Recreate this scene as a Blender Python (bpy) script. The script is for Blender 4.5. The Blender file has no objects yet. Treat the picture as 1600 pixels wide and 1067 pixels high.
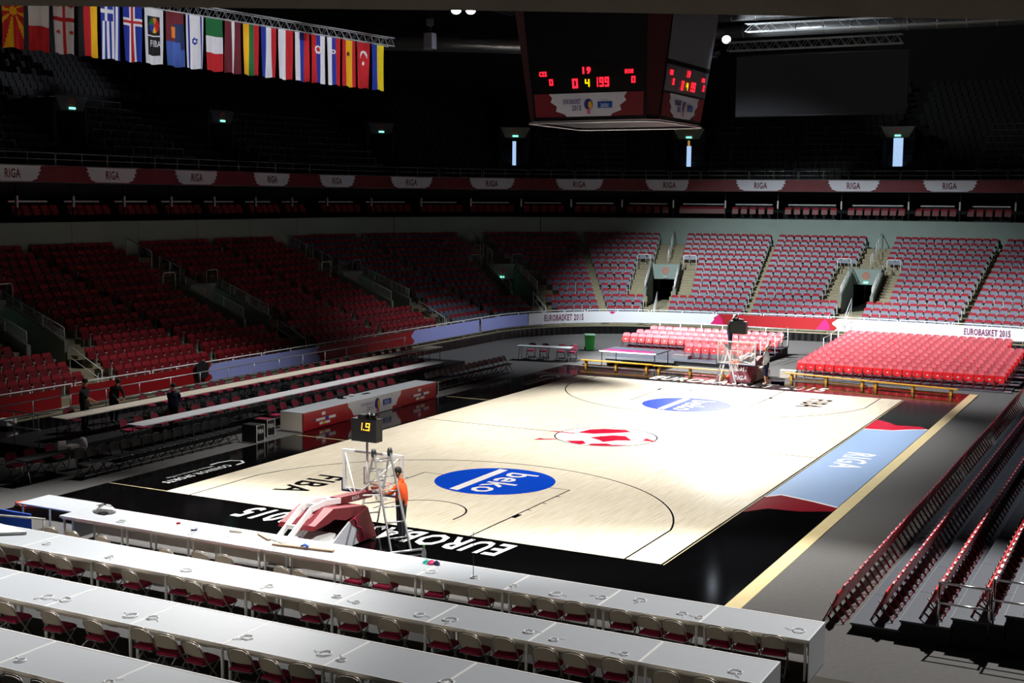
import bpy, math, random
from math import sin, cos, pi, radians, sqrt
from mathutils import Matrix, Vector

# ------------------------------------------------------------------ camera
scn = bpy.context.scene
col = scn.collection
CAM = Vector((17.834, -41.156, 8.378))
YAW, PITCH, ROLL, FPX = 0.483347, -0.1113402, 0.0075154, 2009.14
_f = Vector((-sin(YAW)*cos(PITCH), cos(YAW)*cos(PITCH), sin(PITCH)))
_r = Vector((cos(YAW), sin(YAW), 0)); _u = _r.cross(_f)
CR = _r*cos(ROLL) + _u*sin(ROLL); CU = _u*cos(ROLL) - _r*sin(ROLL)
cd = bpy.data.cameras.new('camera'); cam = bpy.data.objects.new('camera', cd); col.objects.link(cam)
cd.sensor_fit = 'HORIZONTAL'; cd.sensor_width = 36.0; cd.lens = 36.0*FPX/1600.0
cd.clip_start = 0.1; cd.clip_end = 400
cam.matrix_world = Matrix(((CR.x, CU.x, -_f.x, CAM.x), (CR.y, CU.y, -_f.y, CAM.y), (CR.z, CU.z, -_f.z, CAM.z), (0, 0, 0, 1)))
scn.camera = cam

# ------------------------------------------------------------------ world, exposure, lamps
w = bpy.data.worlds.new('world'); scn.world = w; w.use_nodes = True
w.node_tree.nodes['Background'].inputs[0].default_value = (0.55, 0.7, 1.0, 1)
w.node_tree.nodes['Background'].inputs[1].default_value = 0.0006
vs = scn.view_settings
vs.view_transform = 'Standard'; vs.look = 'None'; vs.gamma = 1.0; vs.use_curve_mapping = False
vs.exposure = 0.0
scn.cycles.use_denoising = True
scn.cycles.max_bounces = 6; scn.cycles.diffuse_bounces = 3; scn.cycles.glossy_bounces = 4
scn.cycles.transparent_max_bounces = 8; scn.cycles.sample_clamp_indirect = 6.0
# hall floodlights, some of them added: (x, y, z, aim x, aim y, aim z, power, cone degrees, edge softness, lens radius, colour)
LAMPS = [
    (-15.0, 13.0, 17.6,   2.0, 23.5, 0.5, 84000, 62, 0.55, 0.25, (0.97, 0.98, 1.0)),
    (  1.5, 10.5, 18.8,   1.5,  5.0, 0.0, 38000, 62, 0.60, 0.30, (1.0, 0.98, 0.95)),
    ( 15.5, -4.0, 18.6,   9.5, -22.0, 0.0, 32000, 54, 0.40, 0.20, (1.0, 0.97, 0.93)),
    (-10.0, -4.0, 18.6,  -4.5, -21.0, 0.0, 60000, 44, 0.90, 0.20, (1.0, 0.98, 0.95)),
    (-11.0, 45.0, 19.2,   2.0, 13.0, 0.0, 42000, 22, 0.80, 0.60, (1.0, 0.98, 0.95)),
    (-12.0, 18.0, 19.0,  -5.5, 36.5, 0.0, 40000, 66, 0.90, 0.25, (0.9, 0.97, 1.0)),
    (  2.5, -19.0, 18.8,   1.5, -10.0, 0.0, 27000, 64, 0.60, 0.30, (1.0, 0.97, 0.92)),
    ( -9.0,  1.0, 18.8, -12.5, -2.0, 0.0, 8800, 66, 0.70, 0.25, (1.0, 0.98, 0.96)),  # unseen lamp added to brighten the tables along the left sideline
    ( 17.0,  7.0, 19.0,  13.8,  2.5, 0.5, 4500, 60, 0.60, 0.25, (0.85, 0.92, 1.0)),  # unseen lamp added so the side stand decks show
    ( -5.0, 23.0, 19.0, -13.5, 20.5, 0.0, 11000, 54, 0.90, 0.25, (0.88, 0.93, 1.0)),  # unseen lamp added to lift the far left corner
    (-10.0, 40.5, 18.0,  -6.0, 44.5, 20.0, 1500, 84, 0.50, 0.15, (0.9, 0.96, 1.0)),  # work light added only to brighten the roof ducts
] + [(35.0, 13.0+k*1.1, 10.4, -21.5+k*.42, -4.6+k*4.2, 15.0, (22000, 56000, 60000, 60000, 60000, 52000)[k], 5.6, 0.7, 0.12, (0.86, 0.9, 1.0)) for k in range(6)]  # row of unseen spots added to light the flags
def aim_matrix(p, q):
    return (Vector(q)-Vector(p)).to_track_quat('-Z', 'Y').to_matrix().to_4x4()
for i, L in enumerate(LAMPS):
    ld = bpy.data.lights.new('floodlight_beam', 'SPOT'); lo = bpy.data.objects.new('floodlight_beam', ld); col.objects.link(lo)
    ld.energy = L[6]; ld.spot_size = radians(L[7]); ld.spot_blend = L[8]; ld.shadow_soft_size = L[9]; ld.color = L[10]
    lo.matrix_world = Matrix.Translation(L[:3]) @ aim_matrix(L[:3], L[3:6])

# ------------------------------------------------------------------ helpers
def proj(p):
    d = Vector(p)-CAM; z = d.dot(_f)
    if z <= 0.1: return None
    return (800+FPX*d.dot(CR)/z, 533.5-FPX*d.dot(CU)/z, z)
def hexc(h):
    h = h.lstrip('#'); o = []
    for i in (0, 2, 4):
        v = int(h[i:i+2], 16)/255.0; o.append(v/12.92 if v <= 0.04045 else ((v+0.055)/1.055)**2.4)
    return (*o, 1)
M = {}
def mat(name, color, rough=0.6, metal=0.0, var=0.12, scale=6.0, bump=0.0, bscale=80.0, emit=0.0, coat=0.0, spec=0.5, alpha=1.0):
    m = bpy.data.materials.new(name); m.use_nodes = True; nt = m.node_tree; b = nt.nodes['Principled BSDF']
    c = hexc(color) if isinstance(color, str) else color
    b.inputs['Roughness'].default_value = rough; b.inputs['Metallic'].default_value = metal
    b.inputs['Specular IOR Level'].default_value = spec
    if coat: b.inputs['Coat Weight'].default_value = coat; b.inputs['Coat Roughness'].default_value = 0.08
    tc = nt.nodes.new('ShaderNodeTexCoord'); nz = nt.nodes.new('ShaderNodeTexNoise'); nz.inputs['Scale'].default_value = scale
    nz.inputs['Detail'].default_value = 4
    nt.links.new(tc.outputs['Object'], nz.inputs['Vector'])
    mx = nt.nodes.new('ShaderNodeMix'); mx.data_type = 'RGBA'
    mx.inputs['A'].default_value = (*[v*(1-var) for v in c[:3]], 1); mx.inputs['B'].default_value = (*[min(1, v*(1+var)) for v in c[:3]], 1)
    nt.links.new(nz.outputs['Fac'], mx.inputs['Factor']); nt.links.new(mx.outputs['Result'], b.inputs['Base Color'])
    if bump:
        n2 = nt.nodes.new('ShaderNodeTexNoise'); n2.inputs['Scale'].default_value = bscale
        nt.links.new(tc.outputs['Object'], n2.inputs['Vector'])
        bp = nt.nodes.new('ShaderNodeBump'); bp.inputs['Strength'].default_value = bump; bp.inputs['Distance'].default_value = 0.01
        nt.links.new(n2.outputs['Fac'], bp.inputs['Height']); nt.links.new(bp.outputs['Normal'], b.inputs['Normal'])
    if emit:
        b.inputs['Emission Color'].default_value = c; b.inputs['Emission Strength'].default_value = emit
    if alpha < 1: b.inputs['Alpha'].default_value = alpha
    M[name] = m; return m
class MB:
    def __init__(s): s.v = []; s.f = []; s.m = []; s.sm = []
    def add(s, vs, fs, m=0, smooth=False):
        o = len(s.v); s.v.extend([tuple(p) for p in vs])
        for f in fs: s.f.append([i+o for i in f]); s.m.append(m); s.sm.append(smooth)
        return s
    def quad(s, a, b, c, d, m=0): return s.add([a, b, c, d], [(0, 1, 2, 3)], m)
    def poly(s, pts, m=0): return s.add(pts, [tuple(range(len(pts)))], m)
    def box(s, x0, x1, y0, y1, z0, z1, m=0, T=None):
        P = [Vector((x, y, z)) for z in (z0, z1) for y in (y0, y1) for x in (x0, x1)]
        if T is not None: P = [T @ p for p in P]
        return s.add(P, [(0, 2, 3, 1), (4, 5, 7, 6), (0, 1, 5, 4), (2, 6, 7, 3), (0, 4, 6, 2), (1, 3, 7, 5)], m)
    def obox(s, c, size, rz=0, rx=0, ry=0, m=0):
        T = Matrix.Translation(c) @ Matrix.Rotation(rz, 4, 'Z') @ Matrix.Rotation(ry, 4, 'Y') @ Matrix.Rotation(rx, 4, 'X')
        a, b, d = [k/2 for k in size]; return s.box(-a, a, -b, b, -d, d, m, T)
    def beam(s, a, b, wd, ht, m=0):
        a = Vector(a); b = Vector(b); d = b-a; L = d.length
        q = d.to_track_quat('Y', 'Z').to_matrix().to_4x4()
        return s.box(-wd/2, wd/2, 0, L, -ht/2, ht/2, m, Matrix.Translation(a) @ q)
    def tube(s, pts, r, n=6, m=0, closed=False, caps=True):
        pts = [Vector(p) for p in pts]; N = len(pts); vs = []; prev = None
        for i, p in enumerate(pts):
            a = pts[(i-1) % N] if (closed or i > 0) else p; b = pts[(i+1) % N] if (closed or i < N-1) else p
            t = (b-a).normalized() if (b-a).length > 1e-9 else Vector((0, 0, 1))
            ref = prev if prev is not None else (Vector((0, 0, 1)) if abs(t.z) < 0.9 else Vector((1, 0, 0)))
            x = ref - t*ref.dot(t)
            if x.length < 1e-6: x = Vector((1, 0, 0)) - t*t.x
            x.normalize(); prev = x; y = t.cross(x); rr = r[i] if isinstance(r, (list, tuple)) else r
            for k in range(n):
                a_ = 2*pi*k/n; vs.append(p + x*(rr*cos(a_)) + y*(rr*sin(a_)))
        fs = []
        for i in range(N if closed else N-1):
            j = (i+1) % N
            for k in range(n): fs.append((i*n+k, i*n+(k+1) % n, j*n+(k+1) % n, j*n+k))
        s.add(vs, fs, m, n > 4)
        if caps and not closed:
            o = len(s.v)-len(vs)
            s.f.append([o+k for k in range(n)][::-1]); s.m.append(m); s.sm.append(False)
            s.f.append([o+(N-1)*n+k for k in range(n)]); s.m.append(m); s.sm.append(False)
        return s
    def lathe(s, prof, n=12, c=(0, 0, 0), m=0, T=None):
        vs = []
        for r, z in prof:
            for k in range(n):
                p = Vector((c[0]+r*cos(2*pi*k/n), c[1]+r*sin(2*pi*k/n), c[2]+z)); vs.append(T @ p if T is not None else p)
        fs = [(i*n+k, i*n+(k+1) % n, (i+1)*n+(k+1) % n, (i+1)*n+k) for i in range(len(prof)-1) for k in range(n)]
        return s.add(vs, fs, m, True)
    def prism(s, pts, off, m=0, both=True):
        pts = [Vector(p) for p in pts]; off = Vector(off); n = len(pts)
        vs = pts + [p+off for p in pts]
        fs = [tuple(range(n))[::-1], tuple(range(n, 2*n))] if both else [tuple(range(n, 2*n))]
        fs += [(i, (i+1) % n, n+(i+1) % n, n+i) for i in range(n)]
        return s.add(vs, fs, m)
    def join(s, o, T=None, moff=0):
        b = len(s.v); s.v.extend([tuple(T @ Vector(p)) for p in o.v] if T is not None else o.v)
        for f, m, sm in zip(o.f, o.m, o.sm): s.f.append([i+b for i in f]); s.m.append(m+moff); s.sm.append(sm)
        return s
    def mesh(s, name, mats):
        me = bpy.data.meshes.new(name); me.from_pydata(s.v, [], s.f)
        for k in (mats if isinstance(mats, (list, tuple)) else [mats]): me.materials.append(M[k] if isinstance(k, str) else k)
        me.polygons.foreach_set('material_index', s.m); me.polygons.foreach_set('use_smooth', s.sm); me.update(); return me
    def build(s, name, mats, parent=None, loc=None, rz=0):
        return obj(name, s.mesh(name, mats), parent, loc, rz)
def obj(name, me, parent=None, loc=None, rz=0):
    o = bpy.data.objects.new(name, me); col.objects.link(o)
    if parent is not None: o.parent = parent
    if loc is not None: o.location = loc
    if rz: o.rotation_euler = (0, 0, rz)
    return o
def tag(o, label=None, cat=None, group=None, kind=None):
    if label: o['label'] = label
    if cat: o['category'] = cat
    if group: o['group'] = group
    if kind: o['kind'] = kind
    return o
def thing(name, label, cat, loc=(0, 0, 0), rz=0, group=None, kind=None):
    return tag(obj(name, None, None, loc, rz), label, cat, group, kind)
def inst(proto, name, label, cat, loc, rz=0, group=None):
    """a thing with its own part objects; alike things share the mesh data of the parts"""
    t = thing(name, label, cat, loc, rz, group)
    for p in proto:
        o = obj(p[0], p[1], t)
        for q in (p[2] if len(p) > 2 else ()): obj(q[0], q[1], o)
    return t
_o20 = 'first second third fourth fifth sixth seventh eighth ninth tenth eleventh twelfth thirteenth fourteenth fifteenth sixteenth seventeenth eighteenth nineteenth'.split()
_t10 = ['', '', 'twent', 'thirt', 'fort', 'fift', 'sixt', 'sevent', 'eight', 'ninet']
def ordn(n):
    if n < 20: return _o20[n-1]
    return _t10[n//10]+'ieth' if n % 10 == 0 else _t10[n//10]+'y-'+_o20[n % 10-1]
_tc = {}
def text2d(s, bold=0.0, shear=0.0):
    """outline letters as flat polygons: verts (x, y), faces; cap height about 0.7, centred on x, baseline 0"""
    k = (s, bold, shear)
    if k in _tc: return _tc[k]
    c = bpy.data.curves.new('letters', 'FONT'); c.body = s; c.size = 1.0; c.offset = bold; c.shear = shear; c.space_character = 1.0+bold*5; c.resolution_u = 2; c.fill_mode = 'FRONT'
    o = bpy.data.objects.new('letters', c); col.objects.link(o); bpy.context.view_layer.update()
    dg = bpy.context.evaluated_depsgraph_get(); me = bpy.data.meshes.new_from_object(o.evaluated_get(dg))
    vs = [(v.co.x, v.co.y) for v in me.vertices]; fs = [tuple(p.vertices) for p in me.polygons]
    bpy.data.objects.remove(o); bpy.data.meshes.remove(me); bpy.data.curves.remove(c)
    xs = [v[0] for v in vs]; ys = [v[1] for v in vs]; x0, x1, y0, y1 = min(xs), max(xs), min(ys), max(ys)
    vs = [((x-x0)/(x1-x0)-0.5, (y-y0)/(y1-y0)) for x, y in vs]      # normalised: x -0.5..0.5, y 0..1
    _tc[k] = (vs, fs); return vs, fs
def text(mb, s, fn, m=0, bold=0.0, shear=0.0):
    """fn maps (x in -0.5..0.5, y in 0..1) to a point in space"""
    vs, fs = text2d(s, bold, shear); return mb.add([fn(x, y) for x, y in vs], fs, m)
def flat(o, rx, up, wd, ht):
    o = Vector(o); rx = Vector(rx); up = Vector(up)
    return lambda x, y: o + rx*(x*wd) + up*(y*ht)
def disc(mb, c, r, m=0, n=40, up=None):
    return mb.poly([(c[0]+r*cos(2*pi*k/n), c[1]+r*sin(2*pi*k/n), c[2]) for k in range(n)], m)
SEG = {'0': 'abcdef', '1': 'bc', '2': 'abged', '3': 'abgcd', '4': 'fgbc', '5': 'afgcd', '6': 'afgedc', '7': 'abc', '8': 'abcdefg', '9': 'abcdfg'}
def seg7(mb, ch, fn, m=0, t=0.13):
    R = {'a': (0, 1, 1-t, 1), 'g': (0, 1, .5-t/2, .5+t/2), 'd': (0, 1, 0, t), 'f': (0, t*1.6, .5, 1), 'b': (1-t*1.6, 1, .5, 1), 'e': (0, t*1.6, 0, .5), 'c': (1-t*1.6, 1, 0, .5)}
    for k in SEG[ch]:
        a, b, c, d = R[k]; mb.quad(fn(a, c), fn(b, c), fn(b, d), fn(a, d), m)

# ------------------------------------------------------------------ materials
mat('carpet', '#5e5d5c', 0.95, var=0.16, scale=9, bump=0.4, bscale=160, spec=0.1)
mat('carpet_patch', '#4a4742', 0.95, var=0.14, scale=9, bump=0.4, bscale=160, spec=0.1)
mat('court_black', '#050506', 0.09, var=0.3, scale=2)
mat('court_white', '#f2f2f2', 0.22, var=0.02)
mat('court_blue', '#0a47c8', 0.22, var=0.04)
mat('court_red', '#c01434', 0.2, var=0.05)
mat('court_dark_red', '#7c0a1c', 0.2, var=0.05)
mat('court_greyblue', '#8ea8cc', 0.3, var=0.05)
mat('court_trim', '#dccb9c', 0.25, var=0.1, scale=3)
m = mat('court_wood', '#e6d8b8', 0.3, var=0.0); nt = m.node_tree; b = nt.nodes['Principled BSDF']
tc = nt.nodes.new('ShaderNodeTexCoord'); mp = nt.nodes.new('ShaderNodeMapping'); mp.inputs['Scale'].default_value = (17, 0.75, 1)
br = nt.nodes.new('ShaderNodeTexNoise'); br.inputs['Scale'].default_value = 1.0; br.inputs['Detail'].default_value = 6; br.inputs['Roughness'].default_value = 0.7
cr = nt.nodes.new('ShaderNodeValToRGB'); cr.color_ramp.elements[0].color = hexc('#cbbb9a'); cr.color_ramp.elements[1].color = hexc('#eee6d4')
cr.color_ramp.elements[0].position = 0.28; cr.color_ramp.elements[1].position = 0.62
nt.links.new(tc.outputs['Object'], mp.inputs['Vector']); nt.links.new(mp.outputs['Vector'], br.inputs['Vector']); nt.links.new(br.outputs['Fac'], cr.inputs['Fac']); nt.links.new(cr.outputs['Color'], b.inputs['Base Color'])
mat('line_black', '#0b0b0b', 0.2, var=0.1)
mat('concrete', '#7f867f', 0.85, var=0.1, scale=1.5)
mat('concrete_step', '#938c74', 0.9, var=0.18, scale=4)
mat('concrete_wall', '#8a9b95', 0.85, var=0.1, scale=1.2)
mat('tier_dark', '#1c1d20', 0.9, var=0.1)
mat('truss_silver', '#c6cacd', 0.45, metal=0.2, var=0.04)
mat('soffit', '#9c8c78', 0.95, var=0.06, scale=8, bump=0.3, bscale=60)
mat('ceiling_black', '#0c0d10', 0.9, var=0.2)
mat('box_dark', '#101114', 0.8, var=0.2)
mat('rail_white', '#eef1f2', 0.4, var=0.03)
mat('rail_steel', '#b9bec2', 0.35, metal=0.6, var=0.05)
mat('seat_red', '#6e0c18', 0.45, var=0.1)
mat('seat_back_red', '#900c20', 0.8, var=0.08)
mat('seat_grey', '#5a6276', 0.45, var=0.06)
mat('seat_bracket', '#d6dadc', 0.4, var=0.05)
mat('hole_light_white', '#e8e8e8', 0.5, var=0.02)  # white for the light showing in the red chair seat holes
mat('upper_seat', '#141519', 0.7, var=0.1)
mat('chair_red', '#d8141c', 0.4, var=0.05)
mat('chair_red_back_lit', '#d0606a', 0.4, var=0.05, coat=0.3)  # paler pink than the seats: light falling on the backs, put into the colour
mat('chair_red_frame', '#74131a', 0.4, var=0.05)
mat('cushion_burgundy', '#9c1440', 0.9, var=0.12, scale=20, bump=0.2)
mat('back_burgundy', '#7c1830', 0.8, var=0.1)
mat('chair_beige', '#b2ab9d', 0.4, var=0.06)
mat('chair_metal', '#a9a49a', 0.35, metal=0.4, var=0.05)
mat('chair_black', '#15181c', 0.45, var=0.1)
mat('chrome', '#d8dadd', 0.2, metal=0.9, var=0.03)
mat('desk_white', '#b4b9bf', 0.45, var=0.04, scale=3)
mat('table_white', '#eceef2', 0.5, var=0.03)
mat('desk_panel', '#cfc6ba', 0.7, var=0.05)
mat('desk_edge', '#f4f2f0', 0.5, var=0.03)
mat('desk_cream', '#f2e8d6', 0.6, var=0.12, scale=8)
mat('stage_black', '#0e0e10', 0.8, var=0.2)
mat('stage_top', '#3d434d', 0.7, var=0.12, scale=5)
mat('curtain_black', '#08080a', 0.35, var=0.3, scale=3)
mat('banner_white', '#eceef4', 0.6, var=0.04, scale=0.8)
mat('banner_lilac', '#a4aef0', 0.6, var=0.05, scale=0.8)
mat('banner_red', '#a00c16', 0.55, var=0.08, scale=1)
mat('banner_pink', '#d8186c', 0.55, var=0.05)
mat('banner_purple', '#7c1454', 0.55, var=0.05)
mat('ribbon_red', '#700d1e', 0.5, var=0.15, scale=2)
mat('ribbon_white', '#e8ecf8', 0.5, var=0.06, scale=1)
mat('ribbon_letter', '#6e0c2c', 0.5, var=0.04)
mat('black_plastic', '#08080a', 0.35, var=0.2)
mat('aluminium', '#b8babd', 0.3, metal=0.75, var=0.06)
mat('steel_dark', '#4b4d50', 0.4, metal=0.6, var=0.1)
mat('goal_white', '#eef0f0', 0.35, var=0.03)
mat('goal_red', '#6e0f1e', 0.55, var=0.08)
mat('score_red', '#3c070e', 0.6, var=0.1)
mat('goal_grey', '#b9bcc6', 0.6, var=0.05)
mat('pad_navy', '#131a4c', 0.6, var=0.1)
mat('glass_clear', '#eaf4f2', 0.05, var=0.0, alpha=0.14)
mat('net_white', '#f0f0f0', 0.8, var=0.05)
mat('rim_orange', '#e0501c', 0.4, var=0.05)
mat('bench_wood', '#d29a2c', 0.5, var=0.15, scale=4)
mat('bin_green', '#1f8a2c', 0.5, var=0.08)
mat('blue_panel', '#0f4fc4', 0.7, var=0.05)
mat('paper', '#f4f4f2', 0.8, var=0.02)
mat('wood_plank', '#9c7c60', 0.7, var=0.2, scale=6)
mat('cable_white', '#f2f2f2', 0.5, var=0.02)
mat('digit_red', (1.0, 0.012, 0.03, 1), 0.5, var=0, emit=2.6)
mat('digit_yellow', (1.0, 0.55, 0.0, 1), 0.5, var=0, emit=2.2)
mat('digit_amber', (1.0, 0.42, 0.02, 1), 0.5, var=0, emit=3.0)
mat('exit_green', (0.25, 1.0, 0.72, 1), 0.5, var=0, emit=2.0)
mat('lamp_lens', (0.8, 0.88, 1.0, 1), 0.3, var=0, emit=30.0)
mat('roof_lens', (0.8, 0.88, 1.0, 1), 0.3, var=0, emit=3.0)
mat('small_lamp', (1.0, 0.98, 0.9, 1), 0.3, var=0, emit=1.4)
mat('daylight_pane', (0.45, 0.66, 1.0, 1), 0.3, var=0, emit=0.9)
mat('amber_pane', (1.0, 0.5, 0.12, 1), 0.3, var=0, emit=0.35)
mat('screen_grey', '#2e2f35', 0.9, var=0.12, scale=0.3)
mat('panel_grey', '#5c5e6a', 0.6, var=0.05)
mat('ad_white', '#d0d2e0', 0.6, var=0.05)
mat('ad_blue', '#0f4cb4', 0.5, var=0.04)
mat('ad_navy', '#2a2484', 0.5, var=0.04)
mat('ad_yellow', '#e8b41c', 0.5, var=0.04)
mat('ad_pink', '#d8487c', 0.5, var=0.04)
mat('board_red', '#b01420', 0.3, var=0.05)
mat('skin', '#c08a6a', 0.6, var=0.06)
mat('hair_dark', '#120d0a', 0.7, var=0.2)
mat('hair_grey', '#b0a8a0', 0.7, var=0.1)
mat('shirt_orange', '#e8520c', 0.85, var=0.08, bump=0.2, bscale=30)
mat('jeans', '#2a2d34', 0.9, var=0.15)
mat('cloth_black', '#0b0c10', 0.9, var=0.2)
mat('cloth_navy', '#10163a', 0.9, var=0.2)
mat('cloth_white', '#d4d8dc', 0.85, var=0.05)
mat('shoe_white', '#e8e8e8', 0.6, var=0.05)
mat('shoe_dark', '#1a1a1c', 0.6, var=0.1)
# ------------------------------------------------------------------ floor and court
fl = MB().quad((-70, -60, 0), (70, -60, 0), (70, 80, 0), (-70, 80, 0)).build('floor', 'carpet'); tag(fl, kind='structure')
cp = MB().box(9.9, 13.3, -23.5, -19.2, 0.002, 0.012).build('carpet_patch', 'carpet_patch', fl)
ZC = 0.02
court = thing('court_floor', 'glossy maple basketball court with black painted border and white lettering', 'court', kind='structure')
MB().box(-9.72, 9.75, -17.9, 17.2, 0, ZC).build('black_border', 'court_black', court)
MB().quad((-7.5, -14, ZC+.002), (7.5, -14, ZC+.002), (7.5, 14, ZC+.002), (-7.5, 14, ZC+.002)).build('maple_field', 'court_wood', court)
MB().box(9.75, 10.1, -17.9, 17.2, 0, ZC+.001).build('wood_edge', 'court_trim', court)
ZL = ZC+.004
def ribbon2(mb, pts, wd, z=ZL, m=0, closed=False):
    n = len(pts); L = []; R_ = []
    for i, p in enumerate(pts):
        a = Vector(pts[(i-1) % n] if (closed or i) else p); b = Vector(pts[(i+1) % n] if (closed or i < n-1) else p)
        t = (b-a).normalized(); nn = Vector((-t.y, t.x))*(wd/2)
        L.append((p[0]+nn.x, p[1]+nn.y, z)); R_.append((p[0]-nn.x, p[1]-nn.y, z))
    for i in range(n if closed else n-1):
        j = (i+1) % n; mb.quad(R_[i], R_[j], L[j], L[i], m)
def arc(cx, cy, r, a0, a1, n=40): return [(cx+r*cos(radians(a0+(a1-a0)*k/n)), cy+r*sin(radians(a0+(a1-a0)*k/n))) for k in range(n+1)]
for sg, nm in ((1, 'near'), (-1, 'far')):
    q = lambda pts: [(sg*x, sg*y) for x, y in pts]
    mb = MB(); ribbon2(mb, q([(6.6, -14), (6.6, -11.01)] + arc(0, -12.425, 6.75, 12.1, 167.9, 60) + [(-6.6, -11.01), (-6.6, -14)]), .05); mb.build('three_point_line', 'line_black', court)
    mb = MB(); ribbon2(mb, q([(2.45, -14), (2.45, -8.2), (-2.45, -8.2), (-2.45, -14)]), .05)
    for sx in (1, -1):
        for yy, ln in ((-11.85, .0), (-10.9, .1), (-10.0, .1), (-9.1, .1)):
            if ln: ribbon2(mb, q([(sx*2.45, yy), (sx*2.58, yy)]), .05)
        ribbon2(mb, q([(sx*2.52, -11.85), (sx*2.52, -11.45)]), .14)
    mb.build('lane_line', 'line_black', court)
    mb = MB(); ribbon2(mb, q([(1.25, -12.8)] + arc(0, -12.425, 1.25, 0, 180, 24) + [(-1.25, -12.8)]), .05); mb.build('restricted_arc', 'line_black', court)
    lg = MB().poly([(1.8*cos(2*pi*k/48), -sg*8.2+1.8*sin(2*pi*k/48), ZL+.001) for k in range(48)]).build('blue_circle', 'court_blue', court)
    mb = MB(); mb.quad((-.66, -sg*8.2-1.55, ZL+.003), (-.36, -sg*8.2-1.6, ZL+.003), (-.36, -sg*8.2+1.5, ZL+.003), (-.66, -sg*8.2+1.55, ZL+.003))
    text(mb, 'beko', flat((-.14, -sg*8.2-.1, ZL+.003), (0, -1, 0), (1, 0, 0), 2.75, .98), bold=.015); mb.build('lettering', 'court_white', lg)
    mb = MB(); text(mb, 'FIBA', flat((-sg*4.5-.5, -sg*11.2, ZL), (0, -1, 0), (1, 0, 0), 2.35, 1.0), bold=.022); mb.build('fiba_lettering', 'line_black', court)
mb = MB(); text(mb, 'EUROBASKET 2015', flat((-.1, -14.2, ZL), (-1, 0, 0), (0, -1, 0), 8.0, 1.1), bold=.025, shear=.12); mb.build('baseline_lettering', 'court_white', court)
mb = MB(); text(mb, 'EUROBASKET 2015', flat((-.1, 14.55, ZL), (1, 0, 0), (0, 1, 0), 8.2, 1.15), bold=.025, shear=.12); mb.build('baseline_lettering', 'court_white', court)
mb = MB(); ribbon2(mb, [(-7.5, 0), (7.5, 0)], .05); ribbon2(mb, arc(0, 0, 1.8, 0, 359, 60), .05, closed=True); mb.build('centre_line', 'line_black', court)
mb = MB(); ribbon2(mb, [(7.53, -14.05), (7.53, 14.05)], .05); mb.build('side_line', 'line_black', court)
mb = MB(); ribbon2(mb, [(7.575, -14.05), (7.575, 14.05)], .025); ribbon2(mb, [(-9.7, -13.97), (-7.5, -13.97)], .05); ribbon2(mb, [(-9.6, -5.15), (-7.5, -5.15)], .05); ribbon2(mb, [(-9.6, 5.15), (-7.5, 5.15)], .05); ribbon2(mb, [(-9.7, 14.0), (-7.5, 14.0)], .04); mb.build('wood_line', 'court_trim', court)
lg = MB().poly([(1.77*cos(2*pi*k/48), 1.77*sin(2*pi*k/48), ZL-.001) for k in range(48)]).build('centre_emblem', 'court_white', court)
for pts in ([(-1.19, .24), (-1.07, 1.01), (-.67, 1.4), (.09, 1.59), (.43, 1.27), (-.07, .74), (-.59, .29)], [(-.43, -.41), (.1, .34), (.56, .45), (1.08, -.25), (.64, -.45), (.32, -.97), (.05, -.7)],
            [(-.89, -1.39), (-.38, -1.09), (-.08, -1.52), (-.19, -1.75), (-.57, -1.65)], [(.07, -1.74), (.08, -1.43), (.55, -1.16), (.8, -1.29), (1.38, -1.04), (1.0, -1.42), (.55, -1.66)],
            [(-1.96, -1.81), (-1.89, -1.39), (-1.73, -1.45), (-1.32, -1.24), (-1.27, -1.35), (-1.65, -1.6)], [(-2.25, .02), (-1.96, .1), (-1.23, .1), (-1.23, -.02), (-1.88, -.07)],
            [(1.4, -.07), (1.37, .43), (1.56, .26), (1.95, -.03), (1.67, -.08)]):
    MB().poly([(x, y, ZL+.002) for x, y in pts][::-1]).build('red_swoosh', 'court_red', lg)
strip = MB().poly([(7.62, -6.2, ZL), (7.97, -5.75, ZL), (9.04, -6.15, ZL), (9.73, -6.5, ZL), (9.73, 7.2, ZL), (9.21, 6.9, ZL), (8.64, 6.35, ZL), (7.62, 6.2, ZL)]).build('greyblue_panel', 'court_greyblue', court)
mb = MB(); text(mb, 'RIGA', flat((8.15, .15, ZL+.002), (0, -1, 0), (1, 0, 0), 2.7, .95), bold=.02); mb.build('lettering', 'court_white', strip)
MB().poly([(7.62, -6.2, ZL), (7.62, -8.25, ZL), (8.08, -7.55, ZL), (8.95, -7.45, ZL), (9.73, -7.0, ZL), (9.73, -6.5, ZL), (9.04, -6.15, ZL), (7.97, -5.75, ZL)]).build('red_wave', 'court_dark_red', court)
MB().poly([(7.62, 6.2, ZL), (8.64, 6.35, ZL), (9.21, 6.9, ZL), (9.73, 7.2, ZL), (9.42, 7.7, ZL), (8.5, 7.6, ZL), (8.04, 8.2, ZL), (7.62, 8.5, ZL)]).build('red_wave', 'court_red', court)
mb = MB(); ribbon2(mb, [(7.62, -6.2), (7.97, -5.75), (9.04, -6.15), (9.73, -6.5)], .1, ZL+.002); mb.build('white_wave', 'court_white', court)
mb = MB(); ribbon2(mb, [(7.62, 6.2), (8.64, 6.35), (9.21, 6.9), (9.73, 7.2)], .1, ZL+.002); mb.build('white_wave', 'court_white', court)
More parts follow.
